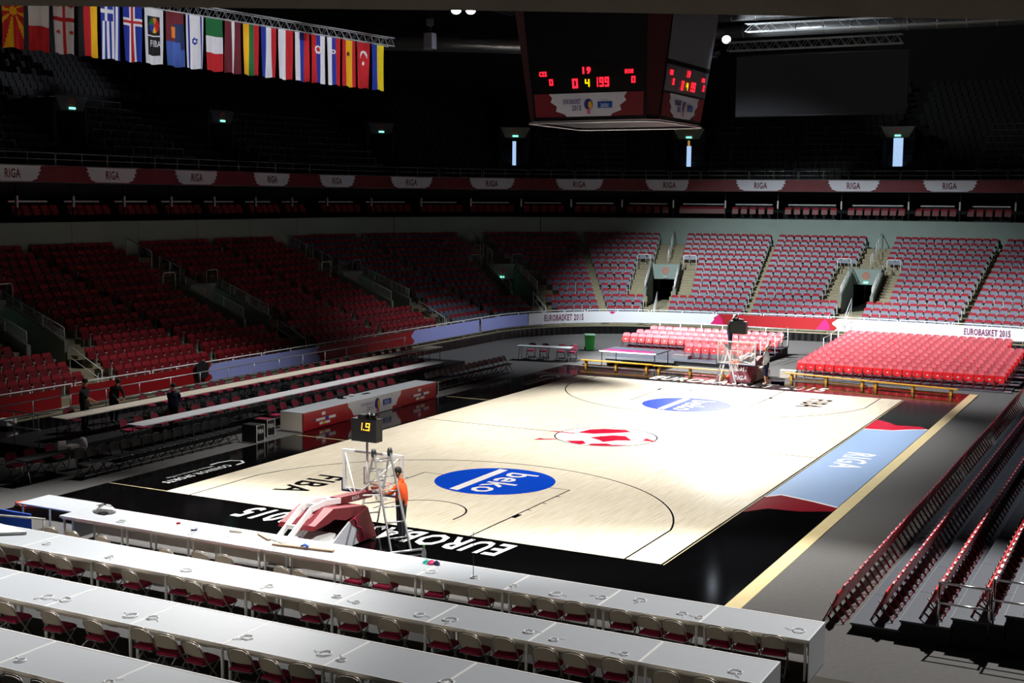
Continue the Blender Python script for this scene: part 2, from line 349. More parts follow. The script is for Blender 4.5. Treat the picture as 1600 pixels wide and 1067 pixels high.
for y0 in (0, 23.0):
    mb = MB(); text(mb, 'CONNOR SPORTS', flat((-8.42, -11.75+y0, ZL), (0, -1, 0), (1, 0, 0), 2.9, .3), bold=.03)
    text(mb, 'Where Champions Play', flat((-8.75, -11.7+y0, ZL), (0, -1, 0), (1, 0, 0), 2.0, .2), bold=.01)
    ribbon2(mb, [(-8.1+.0, -10.2+y0), (-8.15, -9.8+y0), (-8.4, -9.6+y0), (-8.7, -9.75+y0), (-8.82, -10.2+y0), (-8.8, -10.6+y0)], .09); mb.build('maker_lettering', 'court_white', court)

# ------------------------------------------------------------------ the bowl: plan curve of the stand front, offset outwards by d
CX, CY, RC = -9.3, 24.87, 8.7
EX, EY, RE = 2.3, -25.1, 60.0
A0, A1 = radians(103.07), radians(76.93); S1 = CY; S2 = S1+RC*(pi-A0); S3 = S2+RE*(A0-A1); S4 = S3+RC*A1
def fc(s, d):
    if s <= S1: return Vector((-18-d, s)), Vector((-1., 0)), 1.0
    if s <= S2: a = pi-(s-S1)/RC; c = (CX, CY); r = RC
    elif s <= S3: a = A0-(s-S2)/RE; c = (EX, EY); r = RE
    elif s <= S4: a = A1-(s-S3)/RC; c = (13.9, CY); r = RC
    else: return Vector((22.6+d, S1-(s-S4))), Vector((1., 0)), 1.0
    n = Vector((cos(a), sin(a))); return Vector(c)+(r+d)*n, n, (r+d)/r
def P3(s, d, z): p = fc(s, d)[0]; return Vector((p.x, p.y, z))
def along(s, t, d):
    "the curve parameter t metres further along at offset d"
    k = fc(s, d)[2]; return s+t/k
def face_in(s):
    n = fc(s, 0)[1]; return math.atan2(-n.y, -n.x)-pi/2      # rotation that turns local +Y to face the court
def srange(a, b):
    out = [a]; s = a
    while s < b-1e-6:
        step = 6.0 if (s < S1-.01 or s > S4) else (0.25 if (s < S2-.01 or s > S3-.01) else 1.5)
        nx = s+step
        for q in (S1, S2, S3, S4):
            if s < q-1e-6 < nx: nx = q
        s = min(nx, b); out.append(s)
    return out
def sweep(mb, prof, a, b, m=0, mats=None):
    S = srange(a, b); n = len(prof); o = len(mb.v)
    mb.v.extend(tuple(P3(s, d, z)) for s in S for d, z in prof)
    for j in range(n-1):
        for i in range(len(S)-1):
            mb.f.append([o+i*n+j, o+(i+1)*n+j, o+(i+1)*n+j+1, o+i*n+j+1]); mb.m.append(mats[j] if mats else m); mb.sm.append(False)
    return mb
NR = 15
DR = lambda i: 1.1+.8*i
ZR = lambda i: .78+.31*i
SB, SE = -34.0, S4+30
VOMS = [-4.5, 8.65, 21.7, 30.3, 36.3, 47.8]
AISLES = [2.1, 15.2, 26.6, 33.6, 41.9, 54.2]
full = [(0, 0), (0, .5), (1.1, .5)]
for i in range(NR): full += [(DR(i), ZR(i)), (DR(i)+.8, ZR(i))]
cut = [(0, 0), (0, .5), (1.1, .5), (1.1, .8), (1.9, .8), (1.9, 1.1), (2.7, 1.1), (2.7, 1.4), (13.0, 1.4), (13.0, 3.0), (8.0, 3.0), (8.0, 3.9), (8.3, 3.9)]
for i in range(9, NR): cut += [(DR(i), ZR(i)), (DR(i)+.8, ZR(i))]
def vhw(sv): return .9/fc(sv, 6.5)[2]
edges = [SB]
stand = MB(); cur = SB
for sv in VOMS:
    h = vhw(sv); sweep(stand, full, cur, sv-h); sweep(stand, cut, sv-h, sv+h); cur = sv+h
sweep(stand, full, cur, SE)
tag(stand.build('stand_terrace', 'concrete_step'), kind='structure')
WB = 13.1
tag(sweep(MB(), [(WB, ZR(14)), (WB, 7.02), (WB+.25, 7.02)], SB, SE).build('wall_stand_back', 'concrete_wall'), kind='structure')
joint = bpy.data.objects['wall_stand_back']
for k in range(-2, 16):
    s = 0.6+k*4.55
    if s < SE: MB().add([P3(s-.01, WB-.004, ZR(14)), P3(s+.01, WB-.004, ZR(14)), P3(s+.01, WB-.004, 7.02), P3(s-.01, WB-.004, 7.02)], [(0, 1, 2, 3)]).build('panel_joint', 'tier_dark', joint)
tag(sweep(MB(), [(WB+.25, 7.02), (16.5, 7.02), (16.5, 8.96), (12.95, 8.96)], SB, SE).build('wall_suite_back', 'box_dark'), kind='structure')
rib = sweep(MB(), [(12.9, 8.92), (12.85, 8.95), (12.85, 9.74), (12.9, 9.78), (13.1, 9.78), (13.1, 9.2)], SB, SE, mats=[1, 0, 1, 1, 1]).build('wall_ribbon', ['ribbon_red', 'rail_steel']); tag(rib, kind='structure')
NU = 17
DU = lambda i: 13.9+.8*i
ZU = lambda i: 9.3+.46*i
up = [(13.1, 9.2), (13.9, 9.2)]
for i in range(NU): up += [(DU(i), ZU(i)), (DU(i)+.8, ZU(i))]
up += [(DU(NU-1)+.8, 21.5)]
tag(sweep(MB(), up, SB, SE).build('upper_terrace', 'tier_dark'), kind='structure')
MB().quad((-75, -70, 21.6), (-75, 85, 21.6), (75, 85, 21.6), (75, -70, 21.6)).build('ceiling', 'ceiling_black')['kind'] = 'structure'
# underside of the balcony just above the photographer
bal = MB().prism([(13.9, -33.6, 9.58), (-40, -63.5, 9.58), (-40, -70, 9.58), (60, -70, 9.58), (60, -4.0, 9.58), (16.9, -31.75, 9.58)], (0, 0, 1.2)).build('ceiling_balcony', 'soffit'); tag(bal, kind='structure')
# white RIGA panels on the ribbon
RIGA = [-4.95, 1.4, 7.7, 14.0, 20.6, 25.75, 28.4, 30.95, 33.55, 36.15, 41.0, 46.2, 51.35, 56.5]
for s0 in RIGA:
    k = fc(s0, 12.8)[2]; mp = lambda x, z, off=12.82: P3(s0+x/k, off, z)
    edge = [(1.75, 9.72), (1.62, 9.6), (1.72, 9.5), (1.55, 9.42), (1.62, 9.3), (1.45, 9.22), (1.5, 9.12), (1.3, 9.06), (1.12, 8.98)]
    mb = MB(); N = 7
    for (a, za), (b, zb) in zip(edge, edge[1:]):
        for j in range(N): 
            u0, u1 = -1+2*j/N, -1+2*(j+1)/N
            mb.quad(mp(u0*b, zb), mp(u1*b, zb), mp(u1*a, za), mp(u0*a, za))
    pn = mb.build('riga_panel', 'ribbon_white', rib)
    mb = MB(); text(mb, 'RIGA', lambda x, y: mp(x*.9, 9.13+y*.44, 12.80), bold=.02); mb.build('lettering', 'ribbon_letter', pn)
# ------------------------------------------------------------------ exits cut into the lower stand
def slab_on(sv, lat0, lat1, d0, d1, z0, z1, mb=None, m=0):
    mb = mb or MB(); q = []
    for z in (z0, z1):
        for d in (d0, d1):
            for l in (lat0, lat1):
                # constant lateral width: offset along the tangent at sv
                p, n, k = fc(sv, d); t = Vector((n.y, -n.x)); q.append((p.x+t.x*l, p.y+t.y*l, z))
    return mb.add(q, [(0, 2, 3, 1), (4, 5, 7, 6), (0, 1, 5, 4), (2, 6, 7, 3), (0, 4, 6, 2), (1, 3, 7, 5)], m)
def PL(sv, lat, d, z):
    p, n, k = fc(sv, d); t = Vector((n.y, -n.x)); return Vector((p.x+t.x*lat, p.y+t.y*lat, z))
VN = ['nearest on the left stand', 'second along the left stand', 'last of the left stand', 'in the far left corner', 'left of the two in the far stand', 'right of the two in the far stand']
for vi, sv in enumerate(VOMS):
    t = thing('stand_exit', 'concrete stand exit with white railings, %s' % VN[vi], 'exit', kind='structure')
    for sd in (-1, 1):
        # sloping parapet
        a = [PL(sv, sd*.86, 4.4, 1.0), PL(sv, sd*.86, 8.3, 1.0), PL(sv, sd*.86, 8.3, 3.95), PL(sv, sd*.86, 4.4, 2.45)]
        tv = (PL(sv, sd*1.06, 6, 0)-PL(sv, sd*.86, 6, 0))
        MB().prism(a, tv).build('parapet', 'concrete', t)
        # five-bar railing on it
        mb = MB(); top = lambda d: 2.45+(d-4.4)*.385
        c = .96*sd
        for hgt in (.5, .4, .3, .2, .1): mb.tube([PL(sv, c, 4.5, top(4.5)+hgt), PL(sv, c, 8.1, top(8.1)+hgt)], .022 if hgt == .5 else .012, 5)
        for d in (4.5, 5.7, 6.9, 8.1): mb.tube([PL(sv, c, d, top(d)), PL(sv, c, d, top(d)+.5)], .02, 5)
        mb.build('parapet_railing', 'rail_white', t)
        mb = MB(); l0, l1 = sd*1.15, sd*2.0
        mb.tube([PL(sv, l0, 8.6, 3.57), PL(sv, l0, 8.6, 4.5), PL(sv, l0+sd*.08, 8.6, 4.58), PL(sv, l1-sd*.08, 8.6, 4.58), PL(sv, l1, 8.6, 4.5), PL(sv, l1, 8.6, 3.57)], .028, 6)
        mb.build('loop_railing', 'rail_white', t)
        for i in range(3, 10):
            slab_on(sv, *sorted((sd*1.08, sd*2.0)), DR(i)-.4, DR(i), ZR(i-1), ZR(i-1)+.155).build('step', 'concrete_step', t)
    for i in range(10, 15): slab_on(sv, -.85, .85, DR(i)-.4, DR(i), ZR(i-1), ZR(i-1)+.155).build('step', 'concrete_step', t)
    mb = MB()
    for a, b in ((9.3, 10.7), (11.2, 12.9)):
        za, zb = ZR(9)+(a-8.7)*.3875, ZR(9)+(b-8.7)*.3875
        mb.tube([PL(sv, 0, a, za), PL(sv, 0, a, za+.95), PL(sv, 0, b, zb+.95), PL(sv, 0, b, zb)], .024, 6)
        mb.tube([PL(sv, 0, (a+b)/2, (za+zb)/2), PL(sv, 0, (a+b)/2, (za+zb)/2+.95)], .02, 5)
    mb.build('stair_railing', 'rail_white', t)
    mb = MB()
    for l, a, b in ((0.0, 1.5, 3.2), (-.8, .15, .9)):
        za = .5+(max(a, 1.1)-1.1)*.39; zb = .5+(max(b, 1.1)-1.1)*.39
        mb.tube([PL(sv, l, a, za), PL(sv, l, a, za+.9), PL(sv, l, b, zb+1.1), PL(sv, l, b, zb)], .026, 6)
        mb.tube([PL(sv, l, a, za+.5), PL(sv, l, b, zb+.65)], .018, 5)
    mb.build('lower_railing', 'rail_white', t)
    # white lintel panel with its round sign and the exit light
    ln = slab_on(sv, -.95, .95, 7.8, 8.35, 2.98, 3.98).build('lintel', 'concrete_wall', t)
    fr = lambda x, y, off=7.79: PL(sv, x, off, 3.5+y)
    mb = MB()
    for r0, r1, mm in ((.17, .22, 0),):
        for k in range(20):
            a, b = 2*pi*k/20, 2*pi*(k+1)/20
            mb.quad(fr(r0*cos(a), .05+r0*sin(a)), fr(r0*cos(b), .05+r0*sin(b)), fr(r1*cos(b), .05+r1*sin(b)), fr(r1*cos(a), .05+r1*sin(a)))
    for k in range(3): mb.quad(fr(-.1, -.02+k*.06), fr(.1, -.02+k*.06), fr(.1, .01+k*.06), fr(-.1, .01+k*.06))
    mb.build('round_sign', 'rim_orange', ln)
    slab_on(sv, -.14, .14, 7.72, 7.8, 3.06, 3.17).build('exit_light', 'exit_green' if vi != 4 else 'desk_white', ln)
    if vi == 5:
        slab_on(sv, .1, .8, 10.5, 10.55, 1.9, 2.95).build('corridor_window', 'daylight_pane', t)
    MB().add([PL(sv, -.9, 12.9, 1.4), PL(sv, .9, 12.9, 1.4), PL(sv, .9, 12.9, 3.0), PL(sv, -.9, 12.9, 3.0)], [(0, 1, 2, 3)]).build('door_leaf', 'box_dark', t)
AN = ['on the near left stand', 'halfway along the left stand', 'before the far left corner', 'just past the far left corner', 'between the two far exits', 'right of the far exits']
for ai, sv in enumerate(AISLES):
    t = thing('aisle_stairs', 'narrow concrete aisle stairs %s' % AN[ai], 'stairs', kind='structure')
    for i in range(NR): slab_on(sv, -.22, .22, DR(i)-.4, DR(i), ZR(i-1) if i else .5, (ZR(i-1) if i else .5)+.155).build('step', 'concrete_step', t)

# ------------------------------------------------------------------ front rail of the stand with fabric banners, curtain below
tag(sweep(MB(), [(-.02, 0.0), (-.02, .48)], SB, SE).build('wall_curtain_backing', 'curtain_black'), kind='structure')
cs = -14.0; ci = 0
while cs < 60:
    L = 2.6/fc(cs, 0)[2]; mb = MB(); n = 14; pts = []
    for k in range(n+1):
        s = cs+L*k/n; pts.append((s, -.06-.05*(k % 2)))
    for (a, da), (b, db) in zip(pts, pts[1:]): mb.quad(P3(a, da, 0.01), P3(b, db, 0.01), P3(b, db*.6, .47), P3(a, da*.6, .47))
    tag(mb.build('curtain', 'curtain_black'), 'black pleated curtain hung along the stand base, %s from the left' % ordn(ci+1), 'curtain', 'curtains below the stand rail')
    cs += L+.02; ci += 1
LEDGE = sweep(MB(), [(-.05, .47), (-.05, .53), (.25, .53)], SB, SE).build('trim_1', 'concrete_step'); tag(LEDGE, kind='structure')
ss = -14.2; gi = 0
while ss < 59:
    L = 4.0 if gi % 3 else 2.9; L /= fc(ss+1, 0)[2]
    e = ss+L-.12; t = thing('guard_rail', 'white tubular guard rail section above the banner, %s from the left' % ordn(gi+1), 'railing', group='guard rails along the stand front')
    S = [ss+(e-ss)*k/8 for k in range(9)]
    MB().tube([P3(ss, .03, 1.4)] + [P3(s, .03, 1.5) for s in S] + [P3(e, .03, 1.4)], .028, 6).build('handrail', 'rail_white', t)
    for k in range(3): 
        s = ss+.02+(e-ss-.04)*k/2
        MB().tube([P3(s, .03, .5), P3(s, .03, 1.47)], .026, 6).build('post', 'rail_white', t)
    MB().tube([P3(s, .03, .66) for s in S], .016, 5).build('lower_bar', 'rail_white', t)
    ss += L; gi += 1
def banner(s0, s1, m, label, notch0=0, notch1=0):
    mb = MB(); k = max(3, int((s1-s0)/.35)); Z0, Z1 = .7, 1.4
    lv = 6
    for j in range(lv):
        za, zb = Z0+(Z1-Z0)*j/lv, Z0+(Z1-Z0)*(j+1)/lv
        nf = lambda q: .16*(1+sin(q*1.3)); oa = notch0*nf(j); ob = notch1*(nf(j)-.02); oa2 = notch0*nf(j+1); ob2 = notch1*(nf(j+1)-.02)
        for i in range(k):
            f0, f1 = i/k, (i+1)/k
            A, B = s0+oa, s1+ob; A2, B2 = s0+oa2, s1+ob2
            mb.quad(P3(A+(B-A)*f0, -.03, za), P3(A+(B-A)*f1, -.03, za), P3(A2+(B2-A2)*f1, -.03, zb), P3(A2+(B2-A2)*f0, -.03, zb))
    o = mb.build('banner', m); return tag(o, label, 'banner', 'banners along the stand front')
banner(-14, -8.0, 'banner_red', 'dark red fabric banner behind the stacked boxes at far left')
banner(-7.6, -0.15, 'banner_red', 'dark red fabric banner behind the standing crew in dark clothes', 0, 1)
banner(-0.15, 7.4, 'banner_lilac', 'plain lilac banner left of the scorer table', 1, 1)
banner(7.4, 15.7, 'banner_red', 'dark red banner above the right end of the long tables', 1, 1)
banner(15.7, 23.0, 'banner_lilac', 'plain lilac banner in the left corner of the bowl', 1, 0)
banner(23.25, 28.1, 'banner_lilac', 'short lilac banner just left of the printed lettering')
b1 = banner(28.15, 40.2, 'banner_white', 'long white banner with purple lettering behind the green bin', 0, 1)
b2 = banner(40.2, 47.3, 'banner_red', 'bright red banner behind the far basket', 1, 1)
b3 = banner(47.3, 62, 'banner_white', 'long white banner with purple lettering above the red chair block', 1, 0)
for bb, s0, s1 in ((b1, 29.35, 32.05), (b3, 54.8, 57.3)):
    mb = MB(); text(mb, 'EUROBASKET 2015', lambda x, y: P3((s0+s1)/2+x*(s1-s0), -.05, .88+y*.38), bold=.015); mb.build('lettering', 'banner_purple', bb)
for bb, s0 in ((b1, 40.4), (b3, 46.8), (b1, 33.9)):
    mb = MB(); mb.poly([P3(s0-.45, -.05, .72), P3(s0+.4, -.05, .72), P3(s0+.35, -.05, 1.0), P3(s0+.15, -.05, 1.36), P3(s0-.1, -.05, 1.2), P3(s0-.25, -.05, .95)] if s0 != 33.9 else [P3(s0-.2, -.05, 1.36), P3(s0, -.05, 1.26), P3(s0+.2, -.05, 1.36), P3(s0, -.05, 1.4)]); mb.build('pink_motif', 'banner_pink', bb)

# ------------------------------------------------------------------ tip-up seats of the lower stand
def seat_parts(red):
    back = MB().prism([(-.22, -.10, .44), (.22, -.10, .44), (.22, -.16, .78), (.17, -.172, .84), (-.17, -.172, .84), (-.22, -.16, .78)], (0, -.04, 0))
    pan = MB().prism([(-.215, .02, .36), (.215, .02, .36), (.21, -.055, .66), (.18, -.06, .69), (-.18, -.06, .69), (-.21, -.055, .66)], (0, -.045, 0))
    br = MB().box(-.255, -.225, -.16, .0, .0, .52); br.box(-.262, -.218, -.12, .05, .52, .57)
    num = MB().box(-.025, .025, -.092, -.086, .76, .79)
    return back, pan, br, num
sb, sp, sr, sn = seat_parts(True)
SEATP = {}
for key, pm in (('red', 'seat_red'), ('grey', 'seat_grey')):
    SEATP[key] = [('backrest', sb.mesh('backrest', 'seat_back_red')), ('seat_pan', sp.mesh('seat_pan', pm)), ('bracket', sr.mesh('bracket', 'seat_bracket'))]
def tlat(s, d, s0=SB):
    if s <= S1: return s
    t = S1
    for a, b, r in ((S1, S2, RC), (S2, S3, RE), (S3, S4, RC)):
        if s <= b: return t+(s-a)*(r+d)/r
        t += (b-a)*(r+d)/r
    return t+(s-S4)
def tinv(t, d):
    if t <= S1: return t
    u = S1
    for a, b, r in ((S1, S2, RC), (S2, S3, RE), (S3, S4, RC)):
        k = (r+d)/r
        if t <= u+(b-a)*k: return a+(t-u)/k
        u += (b-a)*k
    return S4+(t-u)
seats = []
for i in range(NR):
    d = DR(i)+.42; bl = []
    for sv in VOMS:
        hw = .85 if i < 3 else (2.08 if i < 10 else .95)
        bl.append((tlat(sv, d)-hw, tlat(sv, d)+hw))
    for sv in AISLES: bl.append((tlat(sv, d)-.24, tlat(sv, d)+.24))
    bl.sort(); cur = tlat(-13, d); block = 0
    for a, b in bl+[(tlat(60.5, d), 0)]:
        n = int((a-cur)/.5)
        for k in range(n):
            pt = (a-cur)/n; t_ = cur+(k+.5)*pt; s = tinv(t_, d); p = P3(s, d, ZR(i)); pr = proj(p+Vector((0, 0, .6)))
            if pr and -60 < pr[0] < 1680: seats.append((pr[2], i, k, n, block, s, p, 0 < pr[0] < 1600))
        cur = b; block += 1
seats.sort(key=lambda q: q[0])
BN = ['left of nearest exit', 'just right of nearest exit', 'left of second exit', 'just right of second exit', 'left of third exit', 'just right of third exit', 'left of corner exit', 'right of corner exit', 'left of far exit', 'right of far exit', 'between far exits', 'right of both far exits', 'at far right']
rest = MB(); cnt = 0
for q in seats:
    zz, i, k, n, block, s, p, vis = q
    red = s < 21.7
    if vis and cnt < 300:
        cnt += 1
        inst(SEATP['red' if red else 'grey'], 'stadium_seat', 'red tip-up seat, %s row up, %s from left, block %s' % (ordn(i+1), ordn(k+1), BN[min(block, 12)]), 'seat', p, face_in(s), 'fixed seats of the lower stand')
    else:
        T = Matrix.Translation(p) @ Matrix.Rotation(face_in(s), 4, 'Z')
        rest.join(sb, T, 0); rest.join(sp, T, 1 if red else 2); rest.join(sr, T, 3)
tag(rest.build('stand_seating', ['seat_back_red', 'seat_red', 'seat_grey', 'seat_bracket']), 'rows of red and grey tip-up seats filling the rest of the stands', 'seats', kind='stuff')
# ------------------------------------------------------------------ suites behind the ribbon
PS = [2.05, 5.55, 9.0, 12.5, 16.0, 19.65, 23.15, 25.6, 27.2, 28.85, 30.4, 31.9, 33.35, 34.8, 36.25, 38.95, 41.95, 45.5, 49.15, 51.85, 54.7]
for i, s in enumerate(PS):
    t = thing('suite_post', 'slim pale post under the ribbon, %s from the left' % ordn(i+1), 'post', group='posts between the suites')
    slab_on(s, -.035, .035, 13.35, 13.42, 7.0, 8.95).build('shaft', 'tier_dark', t)
    slab_on(s, -.05, .05, 13.28, 13.36, 7.75, 8.3).build('light_cap', 'rail_steel', t)
for i, (a, b) in enumerate(zip(PS, PS[1:])):
    g = .55/fc(a, 13.5)[2]
    mb = MB(); S = [a+g+(b-a-2*g)*k/6 for k in range(7)]
    for s0, s1 in zip(S, S[1:]):
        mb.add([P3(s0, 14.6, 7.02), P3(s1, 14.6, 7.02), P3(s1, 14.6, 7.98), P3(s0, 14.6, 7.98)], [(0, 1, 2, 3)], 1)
        mb.add([P3(s0, 14.55, 7.98), P3(s1, 14.55, 7.98), P3(s1, 14.55, 8.06), P3(s0, 14.55, 8.06), P3(s0, 14.75, 8.06), P3(s1, 14.75, 8.06)], [(0, 1, 2, 3), (3, 2, 5, 4)], 0)
    tag(mb.build('suite_counter', ['rail_steel', 'box_dark']), 'counter with pale edge in the suite, %s bay from the left' % ordn(i+1), 'counter', 'counters of the suites')
bx = MB()
for a, b in zip(PS, PS[1:]):
    k = fc(a, 13.9)[2]; n = int((b-a)*k/.55)-1
    for q in range(n):
        s = a+(q+1)*(b-a)/(n+1); T = Matrix.Translation(P3(s, 13.95, 7.0)) @ Matrix.Rotation(face_in(s), 4, 'Z')
        bx.join(sb, T, 0); bx.join(sp, T, 1)
tag(bx.build('suite_seating', ['seat_back_red', 'seat_red', 'seat_bracket']), 'dark red seats in front of the suites, barely lit', 'seats', kind='stuff')
# ------------------------------------------------------------------ upper stand: seats, rails, portals
UPORT = [8.65, 20.55, 28.4, 32.05, 36.5, 48.0]
us = MB(); ub = MB().box(-.21, .21, -.16, -.10, .42, .8); ub.box(-.21, .21, -.1, -.02, .34, .62)
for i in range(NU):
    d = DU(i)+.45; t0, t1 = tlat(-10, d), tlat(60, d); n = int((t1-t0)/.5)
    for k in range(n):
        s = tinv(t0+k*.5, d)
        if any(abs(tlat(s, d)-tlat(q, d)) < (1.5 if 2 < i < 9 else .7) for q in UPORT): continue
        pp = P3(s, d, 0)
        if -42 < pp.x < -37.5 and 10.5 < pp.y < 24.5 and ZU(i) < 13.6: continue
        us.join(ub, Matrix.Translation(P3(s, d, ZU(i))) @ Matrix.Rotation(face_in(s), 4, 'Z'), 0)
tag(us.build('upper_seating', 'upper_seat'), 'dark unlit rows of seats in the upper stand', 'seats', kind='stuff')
ss = -6.0; gi = 0
while ss < 58:
    L = 3.4/fc(ss, 13)[2]; S = [ss+(L-.06)*k/6 for k in range(7)]
    t = thing('upper_rail', 'thin steel rail on top of the ribbon, %s from the left' % ordn(gi+1), 'railing', group='rails along the upper stand')
    for z in (10.05, 10.35): MB().tube([P3(s, 13.0, z) for s in S], .016, 5).build('bar', 'rail_steel', t)
    for s in (S[0], S[3], S[-1]): MB().tube([P3(s, 13.0, 9.78), P3(s, 13.0, 10.35)], .016, 5).build('post', 'rail_steel', t)
    ss += L; gi += 1
for i in range(1, 9):
    ss = -2.0; k = 0
    while ss < 57:
        L = 6.0/fc(ss, 14)[2]; a = ss+.7/fc(ss, 14)[2]
        if not any(a-.3 < q < ss+L+.3 for q in UPORT) or i > 8:
            mb = MB(); S = [a+(ss+L-a)*j/4 for j in range(5)]
            mb.tube([P3(s, DU(i)+.02, ZU(i)+.78) for s in S], .012, 4)  # pale tubes trace the outlines of the seat row backs
            for s in S: mb.tube([P3(s, DU(i)+.02, ZU(i)), P3(s, DU(i)+.02, ZU(i)+.78)], .008, 4)
            o = mb.build('seat_row_outline', 'rail_steel', bpy.data.objects['upper_terrace'])
        ss += L; k += 1
UN = ['first from the left', 'second from the left', 'third from the left', 'in the far left corner', 'behind the scoreboard', 'below the projection screen']
for i, s in enumerate(UPORT):
    t = thing('upper_portal', 'dim portal with white lintel in the upper stand, %s' % UN[i], 'portal', kind='structure')
    d0 = 16.6
    slab_on(s, -1.0, 1.0, d0, d0+3.2, 9.3, 10.75).build('landing', 'tier_dark', t)
    for sd in (-1, 1): slab_on(s, *sorted((sd*1.0, sd*1.15)), d0, d0+3.3, 10.7, 13.3).build('side_wall', 'tier_dark', t)
    MB().add([PL(s, -1.15, d0-.1, 13.5), PL(s, 1.15, d0-.1, 13.5), PL(s, .75, d0-.1, 12.75), PL(s, -.75, d0-.1, 12.75)], [(0, 1, 2, 3)]).build('lintel', 'concrete' if i > 2 else 'stage_top', t)  # left three lintels get a darker colour to imitate dimmer light
    slab_on(s, -1.0, 1.0, d0, d0+3.2, 12.75, 13.4).build('lintel_block', 'tier_dark', t)
    mb = MB()
    for k in range(16):
        a, b = 2*pi*k/16, 2*pi*(k+1)/16
        mb.quad(*[PL(s, r*cos(q), d0-.13, 13.18+r*sin(q)) for r, q in ((.14, a), (.14, b), (.2, b), (.2, a))])
    mb.build('round_sign', 'rim_orange', t)
    slab_on(s, -.2, .2, d0-.16, d0-.1, 12.82, 12.92).build('exit_light', 'exit_green', t)
    slab_on(s, -1.0, 1.0, d0+3.0, d0+3.1, 10.75, 12.8).build('back_wall', 'box_dark', t)
    if i == 5: slab_on(s, -.3, .35, d0+.1, d0+.15, 10.75, 12.72).build('lit_door', 'daylight_pane', t)
    if i == 4:
        slab_on(s, -.16, .16, d0+.1, d0+.15, 10.75, 12.25).build('lit_door', 'daylight_pane', t)
        slab_on(s, -.1, .06, d0+.1, d0+.15, 12.25, 12.65).build('amber_light', 'amber_pane', t)
    if i == 3: slab_on(s, -.14, .12, d0+.1, d0+.15, 10.75, 12.5).build('lit_door', 'daylight_pane', t)
# control room boxes on the left of the upper stand
t = thing('control_cabin', 'dark boxy commentary cabin in the upper left stand', 'cabin')
MB().box(-41, -38.5, 11, 24, 11.2, 13.2).build('body', 'box_dark', t)
MB().box(-38.48, -38.4, 11.5, 19.5, 11.3, 12.0).build('front_panel', 'tier_dark', t)
MB().box(-38.9, -38.3, 11, 24, 13.2, 13.35).build('roof_edge', 'tier_dark', t)

# ------------------------------------------------------------------ roof: trusses, ducts, screen
def truss(name, label, a, b, h=.4, n=16, m='truss_silver', group=None):
    a = Vector(a); b = Vector(b); t = thing(name, label, 'truss', group=group)
    dr = (b-a).normalized(); sd = dr.cross(Vector((0, 0, 1))).normalized()*(h/2)
    C3 = [lambda p: p+sd, lambda p: p-sd, lambda p: p+Vector((0, 0, h)) + sd, lambda p: p+Vector((0, 0, h))-sd]
    for f in C3: MB().tube([f(a), f(b)], .028, 5).build('chord', m, t)
    mb = MB()
    for k in range(n):
        p, q = a+(b-a)*(k/n), a+(b-a)*((k+1)/n); mid = (p+q)/2
        for sgn in (0, 1): mb.tube([C3[sgn](p), C3[sgn+2](mid), C3[sgn](q)], .014, 4)
        mb.tube([C3[2](mid), C3[3](mid)], .012, 4)
    mb.build('lacing', m, t); return t
truss('lighting_truss', 'long silver truss carrying the row of flags', (-22.3, -8.0, 16.15), (-19.55, 16.3, 16.15), .42, 44)
truss('lighting_truss', 'silver truss above the projection screen', (-7.2, 34.0, 17.15), (2.95, 34.0, 17.15), .5, 16)
truss('lighting_truss', 'silver truss under the roof at top right', (-9, 43, 19.4), (24, 43, 19.2), .5, 30)
truss('lighting_truss', 'dark lamp truss high over the left sideline', (-15.2, -12, 18.2), (-15.2, 22, 18.2), .5, 30, 'steel_dark')
truss('lighting_truss', 'dark lamp truss high over the right sideline', (14.5, -14, 19.2), (14.5, 22, 19.2), .5, 30, 'steel_dark')
for i, (x0, y0, x1, y1, z, r, lb) in enumerate(((-14, 46.5, 8, 47.5, 20.0, .5, 'thick silver ventilation duct under the roof beyond the scoreboard'), (-12, 44, 8, 44.5, 20.6, .32, 'slimmer silver duct close under the roof beyond the scoreboard'), (-34, 30, -12, 46, 18.6, .5, 'dim ventilation duct under the roof in the far left corner'))):
    t = thing('roof_duct', lb, 'duct'); a = Vector((x0, y0, z)); b = Vector((x1, y1, z))
    MB().tube([a, b], r, 14).build('pipe', 'aluminium', t)
    for k in range(1, 12):
        p = a+(b-a)*(k/12); q = p+(b-a).normalized()*.06; MB().tube([p, q], r+.03, 14).build('joint_ring', 'aluminium', t)
t = thing('projection_screen', 'large blank grey projection screen hanging at the far end', 'screen')
MB().box(-7.3, 2.95, 36.0, 36.04, 13.45, 17.0).build('screen_cloth', 'screen_grey', t)
MB().tube([(-7.4, 36.02, 17.05), (3.05, 36.02, 17.05)], .07, 8).build('roller', 'steel_dark', t)
MB().tube([(-7.3, 36.02, 13.42), (2.95, 36.02, 13.42)], .035, 6).build('weight_bar', 'steel_dark', t)
for i, x in enumerate((-6.9, 2.4)):
    MB().tube([(x, 36.02, 17.05), (x, 36.02, 20.6)], .01, 4).build('wire', 'steel_dark', t)
